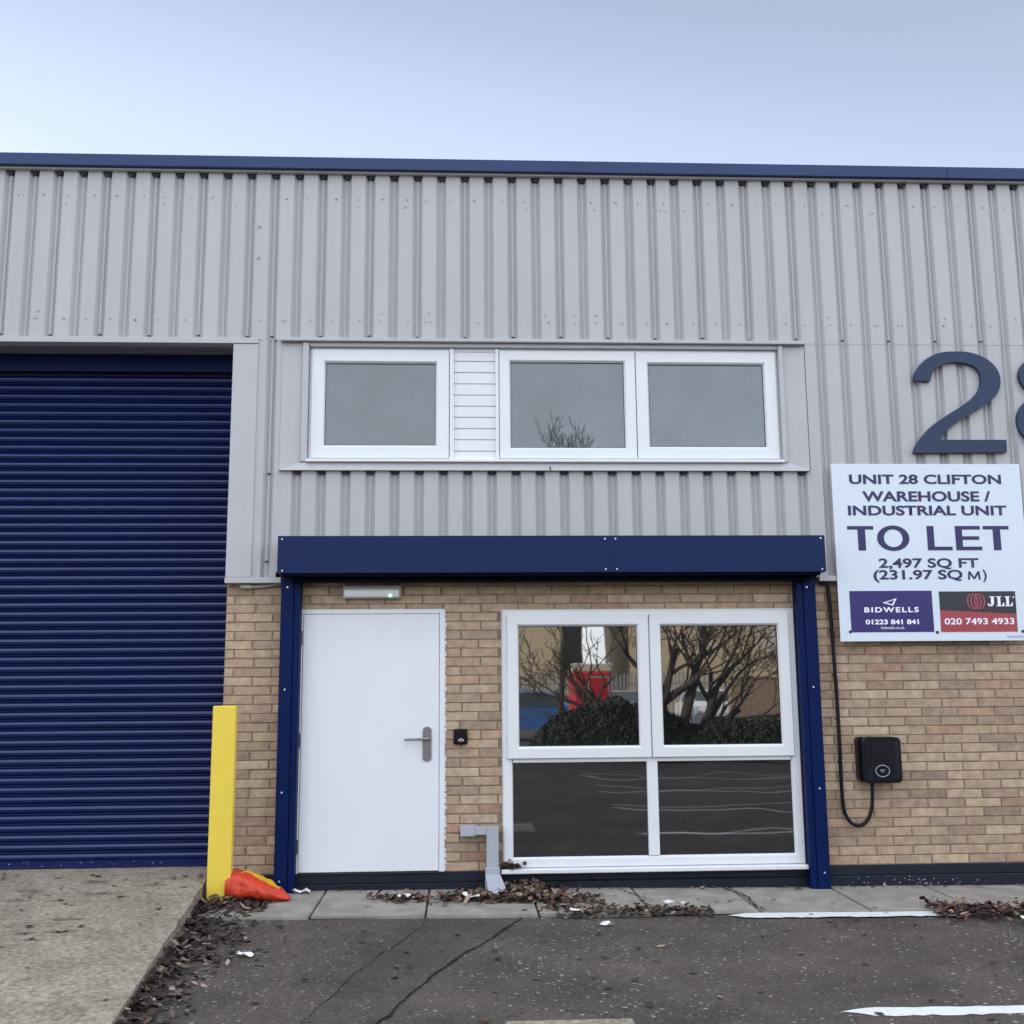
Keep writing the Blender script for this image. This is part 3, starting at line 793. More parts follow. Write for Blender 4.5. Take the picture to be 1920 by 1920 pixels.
ctr = [(3.085, -.03, 2.500), (3.128, -.03, 2.497), (3.155, -.03, 2.46), (3.166, -.03, 2.25), (3.175, -.03, 1.9), (3.182, -.03, 1.474), (3.181, -.03, 1.0), (3.179, -.03, .772), (3.187, -.03, .62), (3.215, -.035, .535), (3.255, -.04, .493), (3.300, -.045, .480), (3.350, -.05, .500), (3.388, -.055, .548), (3.412, -.06, .62), (3.423, -.06, .70), (3.428, -.06, .80), (3.428, -.06, .835)]
sm = []
for i in range(len(ctr) - 1):
    p0, p1, p2, p3 = [Vector(ctr[max(0, min(len(ctr) - 1, i + d))]) for d in (-1, 0, 1, 2)]
    for k in range(5):
        u = k / 5; sm.append(.5 * ((2 * p1) + (-p0 + p2) * u + (2 * p0 - 5 * p1 + 4 * p2 - p3) * u * u + (-p0 + 3 * p1 - 3 * p2 + p3) * u ** 3))
sm.append(Vector(ctr[-1])); mb.tube(sm, .0155, 10)
cab = tag(mb.build('charger_cable', M['plasblack'], smooth=True), 'black cable clipped down the brick and looping up into the car charger', 'cable')
for x, z in ((3.172, 2.1), (3.178, 1.72), (3.181, 1.35), (3.181, 1.0), (3.2, .58)):
    mb = MB(); mb.tube([(x, -.012, z - .005), (x, -.012, z + .005)], .020, 8); mb.bbox(x, x + .03, -.010, -.001, z - .005, z + .005, .001); mb.disc(x + .026, -.001, z, .007, .010, 8, 1)
    mb.build('clip', [M['plasblack'], M['chrome']], cab)

# numerals on the cladding
two = [(3.998, 4.283), (4.007, 4.327), (4.032, 4.379), (4.077, 4.438), (4.139, 4.49), (4.215, 4.528), (4.304, 4.548), (4.392, 4.552), (4.495, 4.548), (4.596, 4.523), (4.68, 4.479), (4.741, 4.42), (4.775, 4.354), (4.783, 4.287), (4.77, 4.22), (4.734, 4.154), (4.679, 4.102), (4.601, 4.046), (4.51, 3.991), (4.403, 3.933), (4.319, 3.874), (4.258, 3.823), (4.194, 3.747), (4.792, 3.748), (4.786, 3.636), (3.952, 3.627), (3.969, 3.677), (4.006, 3.732), (4.069, 3.808), (4.138, 3.873), (4.23, 3.939), (4.336, 4.005), (4.428, 4.06), (4.505, 4.116), (4.56, 4.168), (4.588, 4.212), (4.604, 4.264), (4.607, 4.33), (4.591, 4.375), (4.557, 4.412), (4.501, 4.438), (4.421, 4.452), (4.341, 4.45), (4.274, 4.432), (4.22, 4.402), (4.181, 4.365), (4.16, 4.328), (4.147, 4.276)]


def cr_smooth(poly, sharp):
    out = []; n = len(poly)
    for i in range(n):
        p0, p1, p2, p3 = [Vector(poly[(i + d) % n]) for d in (-1, 0, 1, 2)]
        out.append(tuple(p1))
        if i in sharp or (i + 1) % n in sharp: continue
        for u in (.33, .67):
            out.append(tuple(.5 * ((2 * p1) + (-p0 + p2) * u + (2 * p0 - 5 * p1 + 4 * p2 - p3) * u * u + (-p0 + 3 * p1 - 3 * p2 + p3) * u ** 3)))
    return out


t = thing('house_number', (4.37, -.10, 3.63), 'large slate blue numeral 2 fixed to the grey cladding', 'numeral')
mb = MB(); mb.prism(cr_smooth(two, {0, 22, 23, 24, 25, len(two) - 1}), -.122, -.086)
mb.build('numeral', M['num'], t)
for x, z in ((4.375, 4.525), (4.13, 3.69), (4.765, 3.69)): mb = MB(); mb.disc(x, -.122, z, .007, .003, 8); mb.build('screw', M['gasket'], t)
mb = MB()
for (cx, cz, rx, rz, w, y) in ((5.340, 4.33, .385, .228, .115, -.1225), (5.340, 3.915, .437, .288, .125, -.1215)):
    n = 48; vs = []
    for k in range(n):
        a = 2 * math.pi * k / n; c_, s_ = math.cos(a), math.sin(a)
        vs += [(cx + rx * c_, y, cz + rz * s_), (cx + (rx - w) * c_, y, cz + (rz - w * .8) * s_), (cx + rx * c_, -.086, cz + rz * s_), (cx + (rx - w) * c_, -.086, cz + (rz - w * .8) * s_)]
    fs = []
    for k in range(n):
        a, b = 4 * k, 4 * ((k + 1) % n)
        fs += [(a, b, b + 1, a + 1), (a, a + 2, b + 2, b), (a + 1, b + 1, b + 3, a + 3), (a + 2, a + 3, b + 3, b + 2)]
    mb.add(vs, fs)
tag(mb.build('house_number', M['num']), 'slate blue numeral 8 cut off by the right edge of the photo', 'numeral')


# ---- letting sign
def text(body, x0, x1, z0, z1, y, mt, parent, name='lettering', bold=.032, space=1.0):
    cu = bpy.data.curves.new('txt', 'FONT'); cu.body = body; cu.offset = bold; cu.space_character = space; cu.resolution_u = 4; cu.extrude = .0
    o = bpy.data.objects.new('txt', cu); col.objects.link(o)
    dg = bpy.context.evaluated_depsgraph_get(); dg.update()
    me = bpy.data.meshes.new_from_object(o.evaluated_get(dg))
    xs = [v.co.x for v in me.vertices]; ys = [v.co.y for v in me.vertices]
    a, b, c, d = min(xs), max(xs), min(ys), max(ys)
    for v in me.vertices:
        v.co = (x0 + (v.co.x - a) / (b - a) * (x1 - x0), y, z0 + (v.co.y - c) / (d - c) * (z1 - z0))
    me.materials.clear(); me.materials.append(mt); me.name = name
    bpy.data.objects.remove(o); bpy.data.curves.remove(cu)
    q = bpy.data.objects.new(name, me); col.objects.link(q); put(q, parent)
    return q


t = thing('letting_sign', (4.05, -.10, 2.0), 'white board reading unit 28 to let with agent panels in purple and red', 'sign')
mb = MB(); n = 14; vs = []
SX0, SX1, SZ0, SZ1 = 3.212, 4.892, 1.996, 3.532
mb.bbox(SX0, SX1, -.112, -.106, SZ0, SZ1, .0015); mb.build('board', M['signwhite'], t)
mb = MB(); mb.bbox(3.30, 4.80, -.105, -.075, 3.30, 3.345, .003); mb.build('batten', M['chrome'], t); mb = MB(); mb.bbox(3.30, 4.80, -.105, -.002, 2.10, 2.15, .003); mb.build('batten', M['chrome'], t)
YT = -.1145
text('UNIT 28 CLIFTON', 3.366, 4.716, 3.352, 3.438, YT, M['signnavy'], t, bold=.03)
text('WAREHOUSE /', 3.472, 4.610, 3.198, 3.290, YT, M['signnavy'], t, bold=.03)
text('INDUSTRIAL UNIT', 3.340, 4.742, 3.076, 3.164, YT, M['signnavy'], t, bold=.03)
def LX(p): return 3.324 + (p - 150) * .000872
za_, zb_ = 2.772, 2.984; mb = MB()
for a, b, c, d in ((150, 412, 252, 328), (1520, 1782, 1618, 1694)):
    mb.prism([(LX(a), zb_ - .030), (LX(c), zb_ - .030), (LX(c), za_), (LX(d), za_), (LX(d), zb_ - .030), (LX(b), zb_ - .030), (LX(b), zb_), (LX(a), zb_)], YT, YT + .002)
mb.prism([(LX(950), za_), (LX(1200), za_), (LX(1200), za_ + .032), (LX(1020), za_ + .032), (LX(1020), zb_), (LX(950), zb_)], YT, YT + .002)
zm_ = (za_ + zb_) / 2
mb.prism([(LX(1236), za_), (LX(1500), za_), (LX(1500), za_ + .032), (LX(1306), za_ + .032), (LX(1306), zm_ - .015), (LX(1476), zm_ - .015), (LX(1476), zm_ + .016), (LX(1306), zm_ + .016), (LX(1306), zb_ - .031), (LX(1490), zb_ - .031), (LX(1490), zb_), (LX(1236), zb_)], YT, YT + .002)
n = 44; cx, rx, rz = LX(607), .142, .111; vs = []
for k in range(n):
    a = 2 * math.pi * k / n; vs += [(cx + rx * math.cos(a), YT, zm_ + rz * math.sin(a)), (cx + (rx - .060) * math.cos(a), YT, zm_ + (rz - .034) * math.sin(a))]
mb.add(vs, [(2 * k, 2 * ((k + 1) % n), 2 * ((k + 1) % n) + 1, 2 * k + 1) for k in range(n)])
mb.build('lettering', M['signnavy'], t)
text('2,497 SQ FT', 3.582, 4.458, 2.606, 2.704, YT, M['signnavy'], t, bold=.026)
text('(231.97 SQ', 3.528, 4.309, 2.496, 2.604, YT, M['signnavy'], t, bold=.026)
text(')', 4.484, 4.520, 2.496, 2.604, YT, M['signnavy'], t, bold=.026)
mb = MB(); a_, b_, c_, d_ = 4.354, 4.466, 2.517, 2.590
mb.prism([(a_, c_), (a_ + .017, c_), (a_ + .021, d_ - .026), (4.404, c_ + .004), (4.416, c_ + .004), (b_ - .021, d_ - .026), (b_ - .017, c_), (b_, c_), (b_ - .007, d_), (b_ - .024, d_), (4.410, c_ + .024), (a_ + .024, d_), (a_ + .007, d_)], YT, YT + .002)
mb.build('lettering', M['signnavy'], t)
mb = MB(); mb.box(3.310, 4.026, -.1145, -.112, 2.073, 2.424); pp = mb.build('agent_panel', M['signpurple'], t); pp['label'] = 'indigo agent panel with white triangle mark'
Y2 = -.1175
text('BIDWELLS', 3.430, 3.902, 2.240, 2.285, Y2, M['signtxt'], pp, space=1.25)
text('01223 841 841', 3.434, 3.896, 2.138, 2.180, Y2, M['signtxt'], pp)
text('bidwells.co.uk', 3.566, 3.768, 2.098, 2.122, Y2, M['signtxt'], pp, bold=.0)
mb = MB()
tri = [Vector((3.590, 2.322)), Vector((3.716, 2.360)), Vector((3.682, 2.297))]; c = sum(tri, Vector((0, 0))) / 3
inn = [c + (p - c) * .60 for p in tri]
vs = [(p.x, Y2, p.y) for p in tri + inn]; mb.add(vs, [(0, 1, 4, 3), (1, 2, 5, 4), (2, 0, 3, 5)]); mb.build('logo', M['signtxt'], pp)
mb = MB(); mb.prism([(4.089, 2.257), (4.756, 2.222), (4.758, 2.417), (4.089, 2.417)], -.1145, -.112); pj = mb.build('agent_panel', M['signdark'], t); pj['label'] = 'charcoal and red agent panel with red globe mark'
mb = MB(); mb.prism([(4.085, 2.071), (4.754, 2.071), (4.756, 2.2215), (4.089, 2.2565)], -.1145, -.112); mb.build('red_band', M['signred'], pj)
text('020 7493 4933', 4.120, 4.728, 2.133, 2.188, Y2, M['signtxt'], pj, bold=.018)
text('jll.co.uk/residency', 4.116, 4.336, 2.090, 2.110, Y2, M['logored'], pj, bold=.0)
mb = MB()
def serif(x0, kind):
    h0, h1 = 2.288, 2.373; w = .066
    if kind == 'L':
        mb.prism([(x0, h0), (x0 + w, h0), (x0 + w + .004, h0 + .030), (x0 + w - .006, h0 + .030), (x0 + w - .016, h0 + .008), (x0 + .036, h0 + .008), (x0 + .036, h1 - .007), (x0 + .048, h1 - .006), (x0 + .048, h1), (x0, h1), (x0, h1 - .006), (x0 + .012, h1 - .007), (x0 + .012, h0 + .008), (x0, h0 + .006)], Y2, Y2 + .003)
    else:
        mb.prism([(x0 + .018, h1), (x0 + .070, h1), (x0 + .070, h1 - .006), (x0 + .058, h1 - .007), (x0 + .058, h0 + .030), (x0 + .050, h0 + .010), (x0 + .034, h0), (x0 + .012, h0 + .002), (x0, h0 + .016), (x0 + .012, h0 + .026), (x0 + .022, h0 + .010), (x0 + .032, h0 + .014), (x0 + .033, h1 - .007), (x0 + .018, h1 - .006)], Y2, Y2 + .003)
serif(4.506, 'J'); serif(4.585, 'L'); serif(4.660, 'L'); mb.disc(4.738, Y2 + .003, 2.366, .007, .003, 10)
mb.build('lettering', M['signtxt'], pj)
mb = MB()
for k, dx in enumerate((-.030, 0, .030)):
    n = 36; vs = []; rx = .050
    for i in range(n):
        a = 2 * math.pi * i / n; vs += [(4.407 + dx + rx * math.cos(a), Y2 - .0004 * k, 2.331 + .066 * math.sin(a)), (4.407 + dx + (rx - .0125) * math.cos(a), Y2 - .0004 * k, 2.331 + .061 * math.sin(a))]
    mb.add(vs, [(2 * i, 2 * ((i + 1) % n), 2 * ((i + 1) % n) + 1, 2 * i + 1) for i in range(n)])
mb.build('logo', M['logored'], pj)
for x, z in ((3.300, 2.078), (4.052, 2.070), (4.80, 2.074)): mb = MB(); mb.disc(x, -.112, z, .013, .006, 10); mb.build('fixing_screw', M['gasket'], t)
mb = MB(); mb.disc(4.665, -.112, 2.030, .009, .002, 10); 
for k in range(12): mb.box(4.682 + k * .014, 4.691 + k * .014, -.1142, -.1122, 2.030, 2.038); mb.box(4.682 + k * .014, 4.690 + k * .014, -.1142, -.1122, 2.020, 2.026)
mb.build('small_print', M['ringgrey'], t)

# ------------------------------------------------------------------ things on the ground
mb = MB(); b0, bh = gz(-1.85), 1.512
x0, x1, y0, y1 = -1.942, -1.762, -.46, -.38
mb.bbox(x0, x1, y0, y1, b0 - .05, bh, .008, seg=2)
t = tag(mb.build('bollard', M['yellow']), 'bright yellow square steel post guarding the shutter corner', 'bollard')

# red plastic sack slumped between post and pillar
mb = MB(); nu, nv = 40, 24; vs = []
for i in range(nu + 1):
    u = i / nu; x = -1.80 + .485 * u
    h = .20 * (1 - u ** 1.7) + .026
    if u < .06: h *= .90 + u * 1.6
    d = .13 * (1 - u ** 3.5) + .045
    yc = -.30 - .10 * u
    for j in range(nv):
        a = 2 * math.pi * j / nv; ca, sa = math.cos(a), math.sin(a)
        y = yc + d * ca * (1 if ca > 0 else 1.05); z = gz(x) + .022 + h * (.5 + .5 * (abs(sa) ** .8) * (1 if sa > 0 else -1))
        w = .022 * noise.noise(Vector((x * 9, y * 12, z * 10))) + .013 * noise.noise(Vector((x * 30 + z * 25, y * 20, 4)))
        k = min(1, u * 9, (1 - u) * 5)
        vs.append((x, y + w * ca * 1.5 * k, max(z + w * sa * k, gz(x) + .022)))
mb.add(vs, [(i * nv + j, i * nv + (j + 1) % nv, (i + 1) * nv + (j + 1) % nv, (i + 1) * nv + j) for i in range(nu) for j in range(nv)] + [list(range(nv)), [nu * nv + j for j in range(nv)]])
for k, f in enumerate(mb.f):
    if len(f) == 4:
        c = sum((Vector(mb.v[i]) for i in f), Vector((0, 0, 0))) / 4; u = (c.x + 1.80) / .485
        hz = (c.z - gz(c.x) - .022) / (.225 * max(.06, 1 - u ** 1.7))
        if .22 < u < .82 and hz > .80 - .05 * math.sin(u * 26) and c.y > -.40: mb.m[k] = 1
tag(mb.build('plastic_sack', [M['bag'], M['bagy']], smooth=True), 'crumpled red and yellow plastic sack wedged beside the yellow post', 'sack')

# ---- fallen leaves
LC = [(.060, .035, .028), (.042, .026, .023), (.085, .050, .034), (.032, .022, .021), (.14, .095, .065), (.055, .028, .026), (.026, .019, .019), (.075, .040, .028), (.22, .16, .11)]
LD = [(.032, .020, .020), (.022, .015, .016), (.046, .028, .023), (.016, .012, .013), (.028, .017, .019), (.022, .015, .016), (.09, .062, .05), (.19, .15, .13)]


def leaf(mb, x, y, z, s, rnd, c=None, tilt=.5):
    a = rnd.uniform(0, 6.28); ca, sa = math.cos(a), math.sin(a)
    pr_ = [(-.5, 0), (-.2, .26), (.15, .30), (.38, .14), (.55, 0), (.38, -.14), (.15, -.30), (-.2, -.26)]
    cu = rnd.uniform(-.5, .9); tx, ty = rnd.gauss(0, tilt), rnd.gauss(0, tilt)
    vs = [(0, 0)] + pr_; o = []
    for px, py in vs:
        pz = (cu * (px * px * .8 + py * py * 2.2) + rnd.uniform(-.05, .05)) * s + (px * tx + py * ty) * s
        o.append([x + (px * ca - py * sa) * s * 1.15, y + (px * sa + py * ca) * s, pz])
    mz = min(p[2] for p in o)
    o = [(p[0], p[1], z + p[2] - mz * rnd.uniform(.7, 1)) for p in o]
    g = rnd.uniform(.7, 1.5); cc = c or rnd.choice(LC); cc = tuple(v * g for v in cc)
    mb.add(o, [(0, i, i % 8 + 1) for i in range(1, 9)], 0, cc)


rnd = random.Random(31)
mb = MB()      # drift along the apron edge
for k in range(1350):
    d = rnd.uniform(.45, 4.4); e = ramp_edge(-d); wdt = .42 if d < 2.3 else .26
    x = e + .0 + abs(rnd.gauss(0, .5)) * wdt; y = -d
    if d < 1.0: x = e + rnd.uniform(.0, .46)
    room = max(0, ramp_z(-d) - gz(x))
    zz_ = gz(x) + .002 + min(room * .6, .05) * rnd.random() * max(0, 1 - (x - e) / .3)
    leaf(mb, x, y, zz_, rnd.uniform(.022, .058), rnd, c=rnd.choice(LD), tilt=.35)
for k in range(330):
    x, y = rnd.uniform(-2.0, -1.45), -.47 - abs(rnd.gauss(0, .22)); leaf(mb, x, y, gz(x) + .012 + .075 * rnd.random() * max(0, 1 - abs(x + 1.8) / .35), rnd.uniform(.028, .065), rnd, c=rnd.choice(LD + LC[:3]), tilt=.4)
tag(mb.build('fallen_leaves', M['leaf']), 'dark drift of fallen leaves along the edge of the concrete ramp', 'leaves', kind='stuff')
mb = MB()      # heap at the pipe foot and along the slabs
for k in range(900):
    q = rnd.random()
    if q < .55: x, y = rnd.gauss(.52, .17), rnd.uniform(-.62, -.06); h = .10 * math.exp(-((x - .5) / .2) ** 2)
    elif q < .75: x, y = rnd.uniform(-.15, .25), rnd.gauss(-.42, .10); h = .03
    elif q < .9: x, y = rnd.uniform(.55, 1.1), rnd.uniform(-.9, -.35); h = .02
    else: x, y = rnd.gauss(-.45, .13), rnd.gauss(-.42, .08); h = .02
    leaf(mb, x, y, gz(x) + .024 + h * .8 * rnd.random(), rnd.uniform(.03, .075), rnd, tilt=.4)
tag(mb.build('fallen_leaves', M['leaf']), 'heap of brown leaves round the foot of the grey pipe', 'leaves', kind='stuff')
mb = MB()
for k in range(620):
    x, y = rnd.uniform(.70, 1.85), -.93 + rnd.gauss(0, .075)
    leaf(mb, x, y, gz(x) + .010 + .04 * rnd.random() * (1 - abs(x - 1.3) / .8), rnd.uniform(.02, .055), rnd, c=rnd.choice(LD + LC), tilt=.3)
tag(mb.build('fallen_leaves', M['leaf']), 'line of leaves along the slab edge before the window', 'leaves', kind='stuff')
mb = MB()
for k in range(900):
    x = 3.45 + abs(rnd.gauss(0, 1)) * .9; y = -1.05 + rnd.gauss(0, .13) - .1 * max(0, (x - 3.9))
    leaf(mb, x, y, gz(x) + .006 + .05 * rnd.random(), rnd.uniform(.022, .062), rnd, c=rnd.choice(LD + LC + [(.07, .024, .026)] * 6), tilt=.35)
tag(mb.build('fallen_leaves', M['leaf']), 'reddish brown drift of leaves at the right end of the white line', 'leaves', kind='stuff')
mb = MB()
for k in range(26): x, y = rnd.gauss(.40, .05), -.055 + rnd.uniform(-.03, .025); leaf(mb, x, y, .182 + .03 * rnd.random(), rnd.uniform(.04, .075), rnd)
tag(mb.build('fallen_leaves', M['leaf']), 'little clump of leaves on the corner of the white sill', 'leaves', kind='stuff')
mb = MB()
for k in range(150):
    x, y = rnd.uniform(-1.2, 4.6), rnd.uniform(-4.2, -.05)
    zz_ = gz(x) + (.028 if y > -.96 else .008)
    leaf(mb, x, y, zz_, rnd.uniform(.02, .06), rnd, tilt=.15)
for k in range(90):
    y = -abs(rnd.gauss(0, 1.3)) - .02; x = rnd.uniform(-4.6, ramp_edge(y) - .03); leaf(mb, x, y, ramp_z(y) + .006, rnd.uniform(.02, .06), rnd, tilt=.12)
for k in range(70): x = rnd.uniform(-1.3, 5); leaf(mb, x, -.03 - abs(rnd.gauss(0, .03)), gz(x) + .026, rnd.uniform(.02, .05), rnd, tilt=.2)
tag(mb.build('fallen_leaves', M['leaf']), 'single leaves and bits scattered over ramp, slabs and asphalt', 'leaves', kind='stuff')

# dark mossy stains lying on the apron as thin mats
mb = MB()
for k in range(26):
    y = -rnd.uniform(.05, 2.2); x0_ = rnd.uniform(-4.5, ramp_edge(y) - .35); L0 = rnd.uniform(.06, .34); n = 12; vs = []
    for i in range(n + 1):
        u = i / n; x = x0_ + L0 * u; j = .02 * noise.noise(Vector((x * 9, y, k)))
        w = (.006 + .02 * abs(noise.noise(Vector((x * 17, k, 2))))) * math.sin(math.pi * min(.97, max(.03, u)))
        vs += [(x, y + j - w, ramp_z(y) + .010), (x, y + j + w, ramp_z(y) + .010)]
    mb.add(vs, [(2 * i, 2 * i + 2, 2 * i + 3, 2 * i + 1) for i in range(n)])
tag(mb.build('moss_mats', M['crack']), 'thin dark mats of moss and dirt on the concrete ramp', 'moss', kind='stuff')

# scraps of litter
scr = [(-3.22, -2.25, ramp_z(-2.25) + .004, .075, 'white scrap lying alone on the tan concrete ramp'),
       (-1.33, -2.05, gz(-1.3) + .008, .085, 'pale scrap at the edge of the dark leaf drift'),
       (.08, -.47, gz(0) + .045, .12, 'torn white wrapper beside the foot of the grey pipe'),
       (-.44, -.40, gz(-.4) + .040, .08, 'white scrap among leaves on the slab before the door'),
       (-.33, -.42, gz(-.3) + .036, .07, 'smaller white scrap by the slab joint before the door'),
       (.84, -.92, gz(.8) + .03, .07, 'white scrap in the leaf line just right of the heap'),
       (1.57, -.83, gz(1.5) + .045, .13, 'longer white strip on the leaf line under the window'),
       (1.02, -1.30, gz(1) + .010, .085, 'white scrap alone on the asphalt below the leaf line'),
       (-1.27, -.12, gz(-1.2) + .03, .12, 'pale blue scrap at the foot of the navy post by the door'),
       (4.02, -1.42, gz(4) + .02, .15, 'long pale scrap below the reddish leaf drift')]
for x, y, z, s, lb in scr:
    mb = MB(); r_ = random.Random(int(abs(x) * 1000)); a = r_.uniform(-.5, .5); ca, sa = math.cos(a), math.sin(a); vs = []
    for i in range(5):
        for j in range(3):
            px, py = (i / 4 - .5) * s * 1.2 + r_.uniform(-.07, .07) * s, (j / 2 - .5) * s * .5 + r_.uniform(-.08, .08) * s
            vs.append((x + px * ca - py * sa, y + px * sa + py * ca, z + r_.uniform(0, .28) * s))
    mb.add(vs, [(i * 3 + j, i * 3 + j + 1, i * 3 + j + 4, i * 3 + j + 3) for i in range(4) for j in range(2)])
    tag(mb.build('paper_scrap', M['paper']), lb, 'litter', 'scraps of litter on the ground')

# ------------------------------------------------------------------ across the car park (seen mirrored in the glass)
def far_building(x0, x1, y, h, mt, label, bays):
    t = thing('brick_building', ((x0 + x1) / 2, y, 0), label, 'building')
    mb = MB(); mb.box(x0, x1, y - 9, y, -.3, h); mb.build('wall', mt, t)
    mb = MB(); mb.box(x0 - .15, x1 + .15, y - 9.2, y + .2, h, h + .25); mb.build('roof', M['roof'], t)
    for a, b, c, d in bays:
        mb = MB(); mb.box(a, b, y - .1, y + .03, c, d); w = mb.build('window', M['gasket'], t)
        mb = MB(); mb.box(a + .06, b - .06, y + .031, y + .04, c + .06, d - .06); mb.build('pane', M['carglass'], w)
    return t


far_building(-16, 5.62, -40, 7.6, M['brickfar'], 'long buff building mirrored in the left lower pane, with a dark glazed bay', [(4.75, 5.55, 2.3, 7.4), (-3, -1, 3.6, 5), (-8, -6, 3.6, 5)])
b = far_building(7.9, 34, -41, 7.2, M['brickfar'], 'buff building mirrored in the right lower pane, with a pale panel', [(10, 11.6, 4.6, 6), (18, 20, 3.6, 5)])
mb = MB(); mb.box(13.9, 18, -41, -40.9, 3.1, 4.3); mb.build('pale_panel', M['pale'], b)
mb = MB(); mb.bbox(9.3, 17, -28.4, -28, -.2, 1.78, .02); mb.bbox(9.25, 17.05, -28.45, -27.95, 1.782, 1.86, .02)
tag(mb.build('boundary_wall', M['redwall']), 'low red brown brick wall mirrored in the right lower pane', 'wall')
mb = MB()
for k in range(150):
    x = -14 + k * .16; mb.box(x, x + .08, -33.02, -32.99, 0, 2.02 + .04 * (k % 2))
mb.box(-14, 10, -33.06, -33.025, .4, .46); mb.box(-14, 10, -33.06, -33.025, 1.6, 1.66)
tag(mb.build('palisade_fence', M['fence']), 'grey palisade fence mirrored in the lower window', 'fence')


def car(x, y, rz, paint, label):
    t = thing('parked_car', (0, 0, 0), label, 'car', 'cars parked across the yard')
    prof = [(-2.1, .35), (-2.12, .75), (-1.95, .98), (-1.35, 1.05), (-.95, 1.30), (-.55, 1.46), (.2, 1.50), (.85, 1.42), (1.35, 1.06), (1.95, .92), (2.12, .72), (2.1, .35)]
    mb = MB(); w = .9; vs = []
    for k, (sy_, sc) in enumerate(((-w, .0), (-w + .10, 1), (w - .10, 1), (w, .0))):
        for px, pz in prof:
            nar = .12 * max(0, pz - .95) / .5
            yy_ = sy_ * (1 - nar * 1.2); inset = .06 if sc == 0 else 0
            vs.append((px * (1 - inset * .4), yy_, pz - inset * (1 if pz > .5 else 0)))
    n = len(prof); fs = [[k * n + i, k * n + (i + 1) % n, (k + 1) * n + (i + 1) % n, (k + 1) * n + i] for k in range(3) for i in range(n)] + [list(range(n))[::-1], [3 * n + i for i in range(n)]]
    mb.add(vs, fs); obs = [mb.build('body', paint, t, smooth=True, angle=35)]
    mb = MB()
    for s_ in (-1, 1):
        mb.add([(-1.22, s_ * .885, 1.02), (-.80, s_ * .815, 1.33), (-.5, s_ * .795, 1.41), (.2, s_ * .79, 1.43), (.75, s_ * .80, 1.37), (1.12, s_ * .885, 1.03)], [(0, 1, 2, 3, 4, 5)])
    mb.add([(1.345, -.72, 1.075), (1.345, .72, 1.075), (.90, .66, 1.42), (.90, -.66, 1.42)], [(0, 1, 2, 3)])
    mb.add([(-1.33, -.72, 1.08), (-1.33, .72, 1.08), (-.97, .66, 1.315), (-.97, -.66, 1.315)], [(0, 1, 2, 3)])
    obs.append(mb.build('windows', M['carglass'], t))
    for px in (-1.3, 1.3):
        for s_ in (-1, 1):
            mb = MB(); mb.tube([(px, s_ * .70, .32), (px, s_ * .90, .32)], .32, 18); wh = mb.build('wheel', M['tyre'], t)
            mb = MB(); mb.tube([(px, s_ * .88, .32), (px, s_ * .915, .32)], .20, 14); mb.build('rim', M['chrome'], wh)
    for s_ in (-1, 1):
        mb = MB(); mb.bbox(1.95, 2.13, s_ * .62 - .17, s_ * .62 + .17, .70, .84, .03); mb.build('headlight', M['headlight'], t)
    mb = MB(); mb.bbox(2.05, 2.135, -.3, .3, .42, .62, .02); mb.build('grille', M['gasket'], t)
    t.location = (x, y, gz(x)); t.rotation_euler = (0, 0, rz)
    return t


car(2.1, -23.5, R(195), M['carblue'], 'blue hatchback mirrored in the left lower pane')
car(9.2, -31, R(92), M['carwhite'], 'silver white car mirrored in the right lower pane')
car(5.2, -28.5, R(75), M['cardark'], 'dark maroon car mirrored behind the tree stems')
t = thing('kiosk_trailer', (3.3, -20.6, 0), 'red box trailer with a white top mirrored in the left lower pane', 'trailer')
mb = MB(); mb.bbox(3.05, 4.05, -21.4, -20.0, .45, 2.0, .06, seg=2); mb.build('body', M['kioskred'], t)
mb = MB(); mb.bbox(3.08, 4.10, -21.3, -20.1, 2.002, 2.24, .03); mb.build('roof', M['pale'], t)
mb = MB(); mb.ring(3.42, 4.01, .62, 1.86, [(0, -19.985), (.05, -19.98), (.05, -19.999)]); mb.build('hatch_frame', M['fence'], t)
for px in (3.25, 3.85):
    mb = MB(); mb.tube([(px, -20.15, .3), (px, -20.0, .3)], .3, 16); mb.build('wheel', M['tyre'], t)


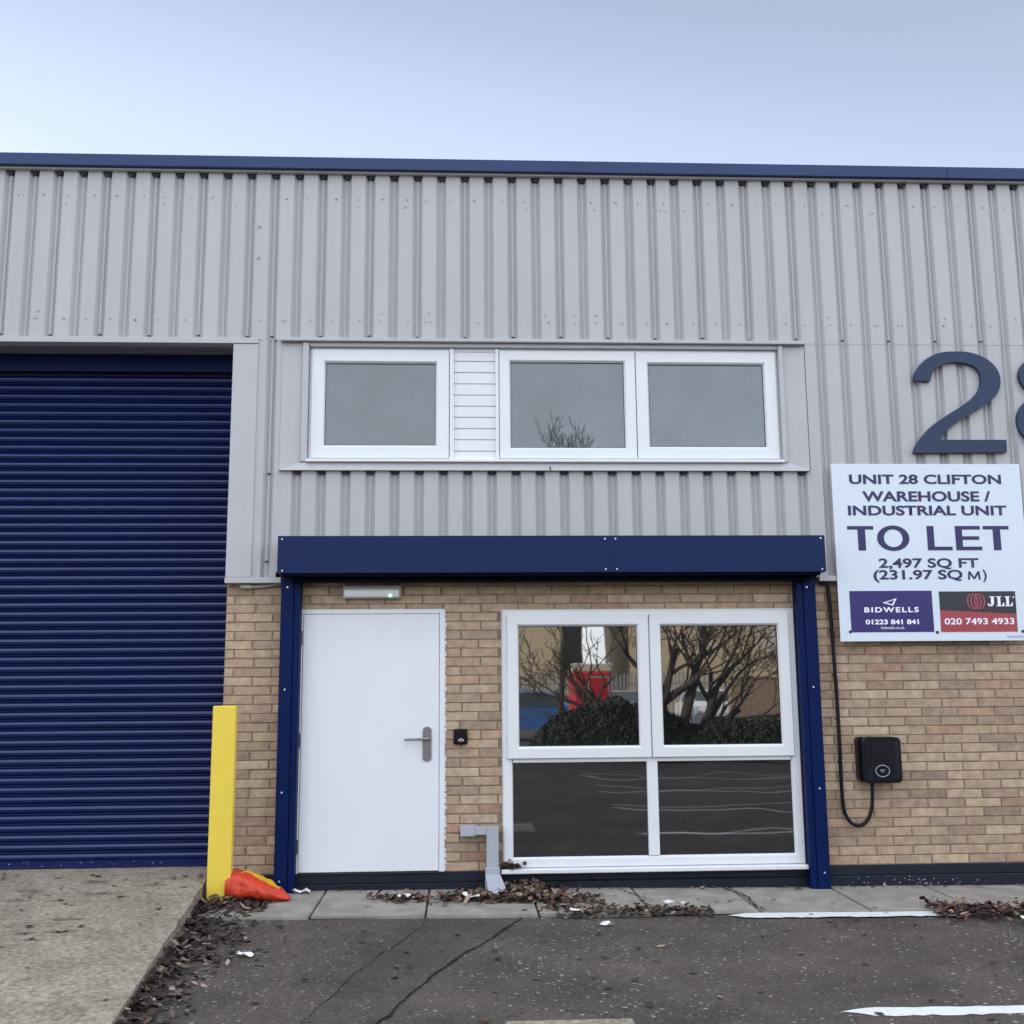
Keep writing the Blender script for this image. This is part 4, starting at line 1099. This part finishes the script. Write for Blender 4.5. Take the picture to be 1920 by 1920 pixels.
# bare multi-stemmed tree
def tree(x, y, stems, seed, label, maxd=6, zmax=5.6, Lmax=9, up=0.0):
    rnd = random.Random(seed); t = thing('bare_tree', (x, y, 0), label, 'tree', 'bare trees across the yard')
    tr, tw = MB(), MB()

    def grow(mb, p, d, L, r, depth):
        n = 4; pts = [p.copy()]; q = p.copy(); dd = d.copy()
        for i in range(n):
            wv = .03 if up and depth == 0 else .13; dd = (dd + Vector((rnd.gauss(0, wv), rnd.gauss(0, wv), rnd.gauss(.03 + up * .1, .08)))).normalized(); q = q + dd * L / n; pts.append(q.copy())
        rr = [r * (1 - .35 * i / n) for i in range(n + 1)]
        (tr if depth < 2 else tw).tube(pts, rr, 6 if depth < 2 else 4, cap=False)
        if depth >= maxd or pts[-1].z > zmax: return
        for c in range((5 if up and depth == 0 else rnd.choice((2, 2, 3))) if depth < 5 else 2):
            k = rnd.randint(4 if up and depth == 0 else 2, n); s_ = Vector((rnd.gauss(0, 1), rnd.gauss(0, 1), rnd.gauss(.1 + up, .7))).normalized()
            nd = (dd + s_ * rnd.uniform(.45, .9)).normalized()
            grow(mb, pts[k], nd, min(Lmax, L * rnd.uniform(.62, .86)), max(.009, rr[k] * rnd.uniform(.58, .80)), depth + 1)

    for dx, d, L, r in stems: grow(tr, Vector((x + dx, y, -.05)), Vector(d).normalized(), L, r, 0)
    tr.build('trunk', M['bark'], t, smooth=True); tw.build('crown', M['bark'], t, smooth=True)


tree(3.9, -17.2, [(0, (-.25, 0, 1), 1.5, .15), (.1, (-.75, .1, .8), 1.6, .09), (.2, (.35, .1, 1), 1.7, .12), (0, (-.9, .2, .55), 1.5, .06)], 5, 'bare tree mirrored in the left lower pane')
tree(5.3, -17.0, [(-.2, (-.32, 0, 1), 1.7, .20), (0, (.0, .1, 1), 1.9, .17), (.1, (.25, -.1, 1), 1.8, .13), (.2, (.60, -.1, 1), 1.7, .12), (.3, (.95, .1, .8), 1.6, .08), (.2, (.8, .3, .7), 1.5, .06)], 9, 'bare many stemmed tree mirrored in the right lower pane')


tree(2.55, -19.0, [(0, (.0, 0, 1), 7.1, .09)], 23, 'taller bare tree whose top is mirrored in the upper middle pane', 5, 8.9, .70, .55)


def shrub(cx, cy_, rx, ry, h, n, seed, label):
    rnd = random.Random(seed); mb = MB()
    for k in range(n):
        a = rnd.uniform(0, 6.28); q = rnd.random() ** .4; u = rnd.random()
        x, y = cx + rx * q * math.cos(a), cy_ + ry * q * math.sin(a)
        top = h * math.sqrt(max(0, 1 - q ** 2)) * (1 + .25 * noise.noise(Vector((x * 1.7, y * 1.7, seed))))
        z = top * u ** .35; s = rnd.uniform(.025, .075)
        d1 = Vector((rnd.gauss(0, 1), rnd.gauss(0, 1), rnd.gauss(0, 1))).normalized(); d2 = d1.orthogonal().normalized()
        p = Vector((x, y, z)); g = rnd.uniform(.5, 1.5)
        mb.add([p - d1 * s, p + d2 * s * .4, p + d1 * s, p - d2 * s * .4], [(0, 1, 2, 3)], 0, (.018 * g, .028 * g, .014 * g))
    tag(mb.build('shrub', M['hedge']), label, 'shrub', 'low evergreen shrubs across the yard')


shrub(3.55, -15.8, 2.0, 1.1, 1.28, 20000, 1, 'rounded dark evergreen mirrored in the left lower pane')
shrub(6.6, -16.0, 2.7, 1.1, .85, 20000, 2, 'low spreading dark evergreen mirrored in the right lower pane')
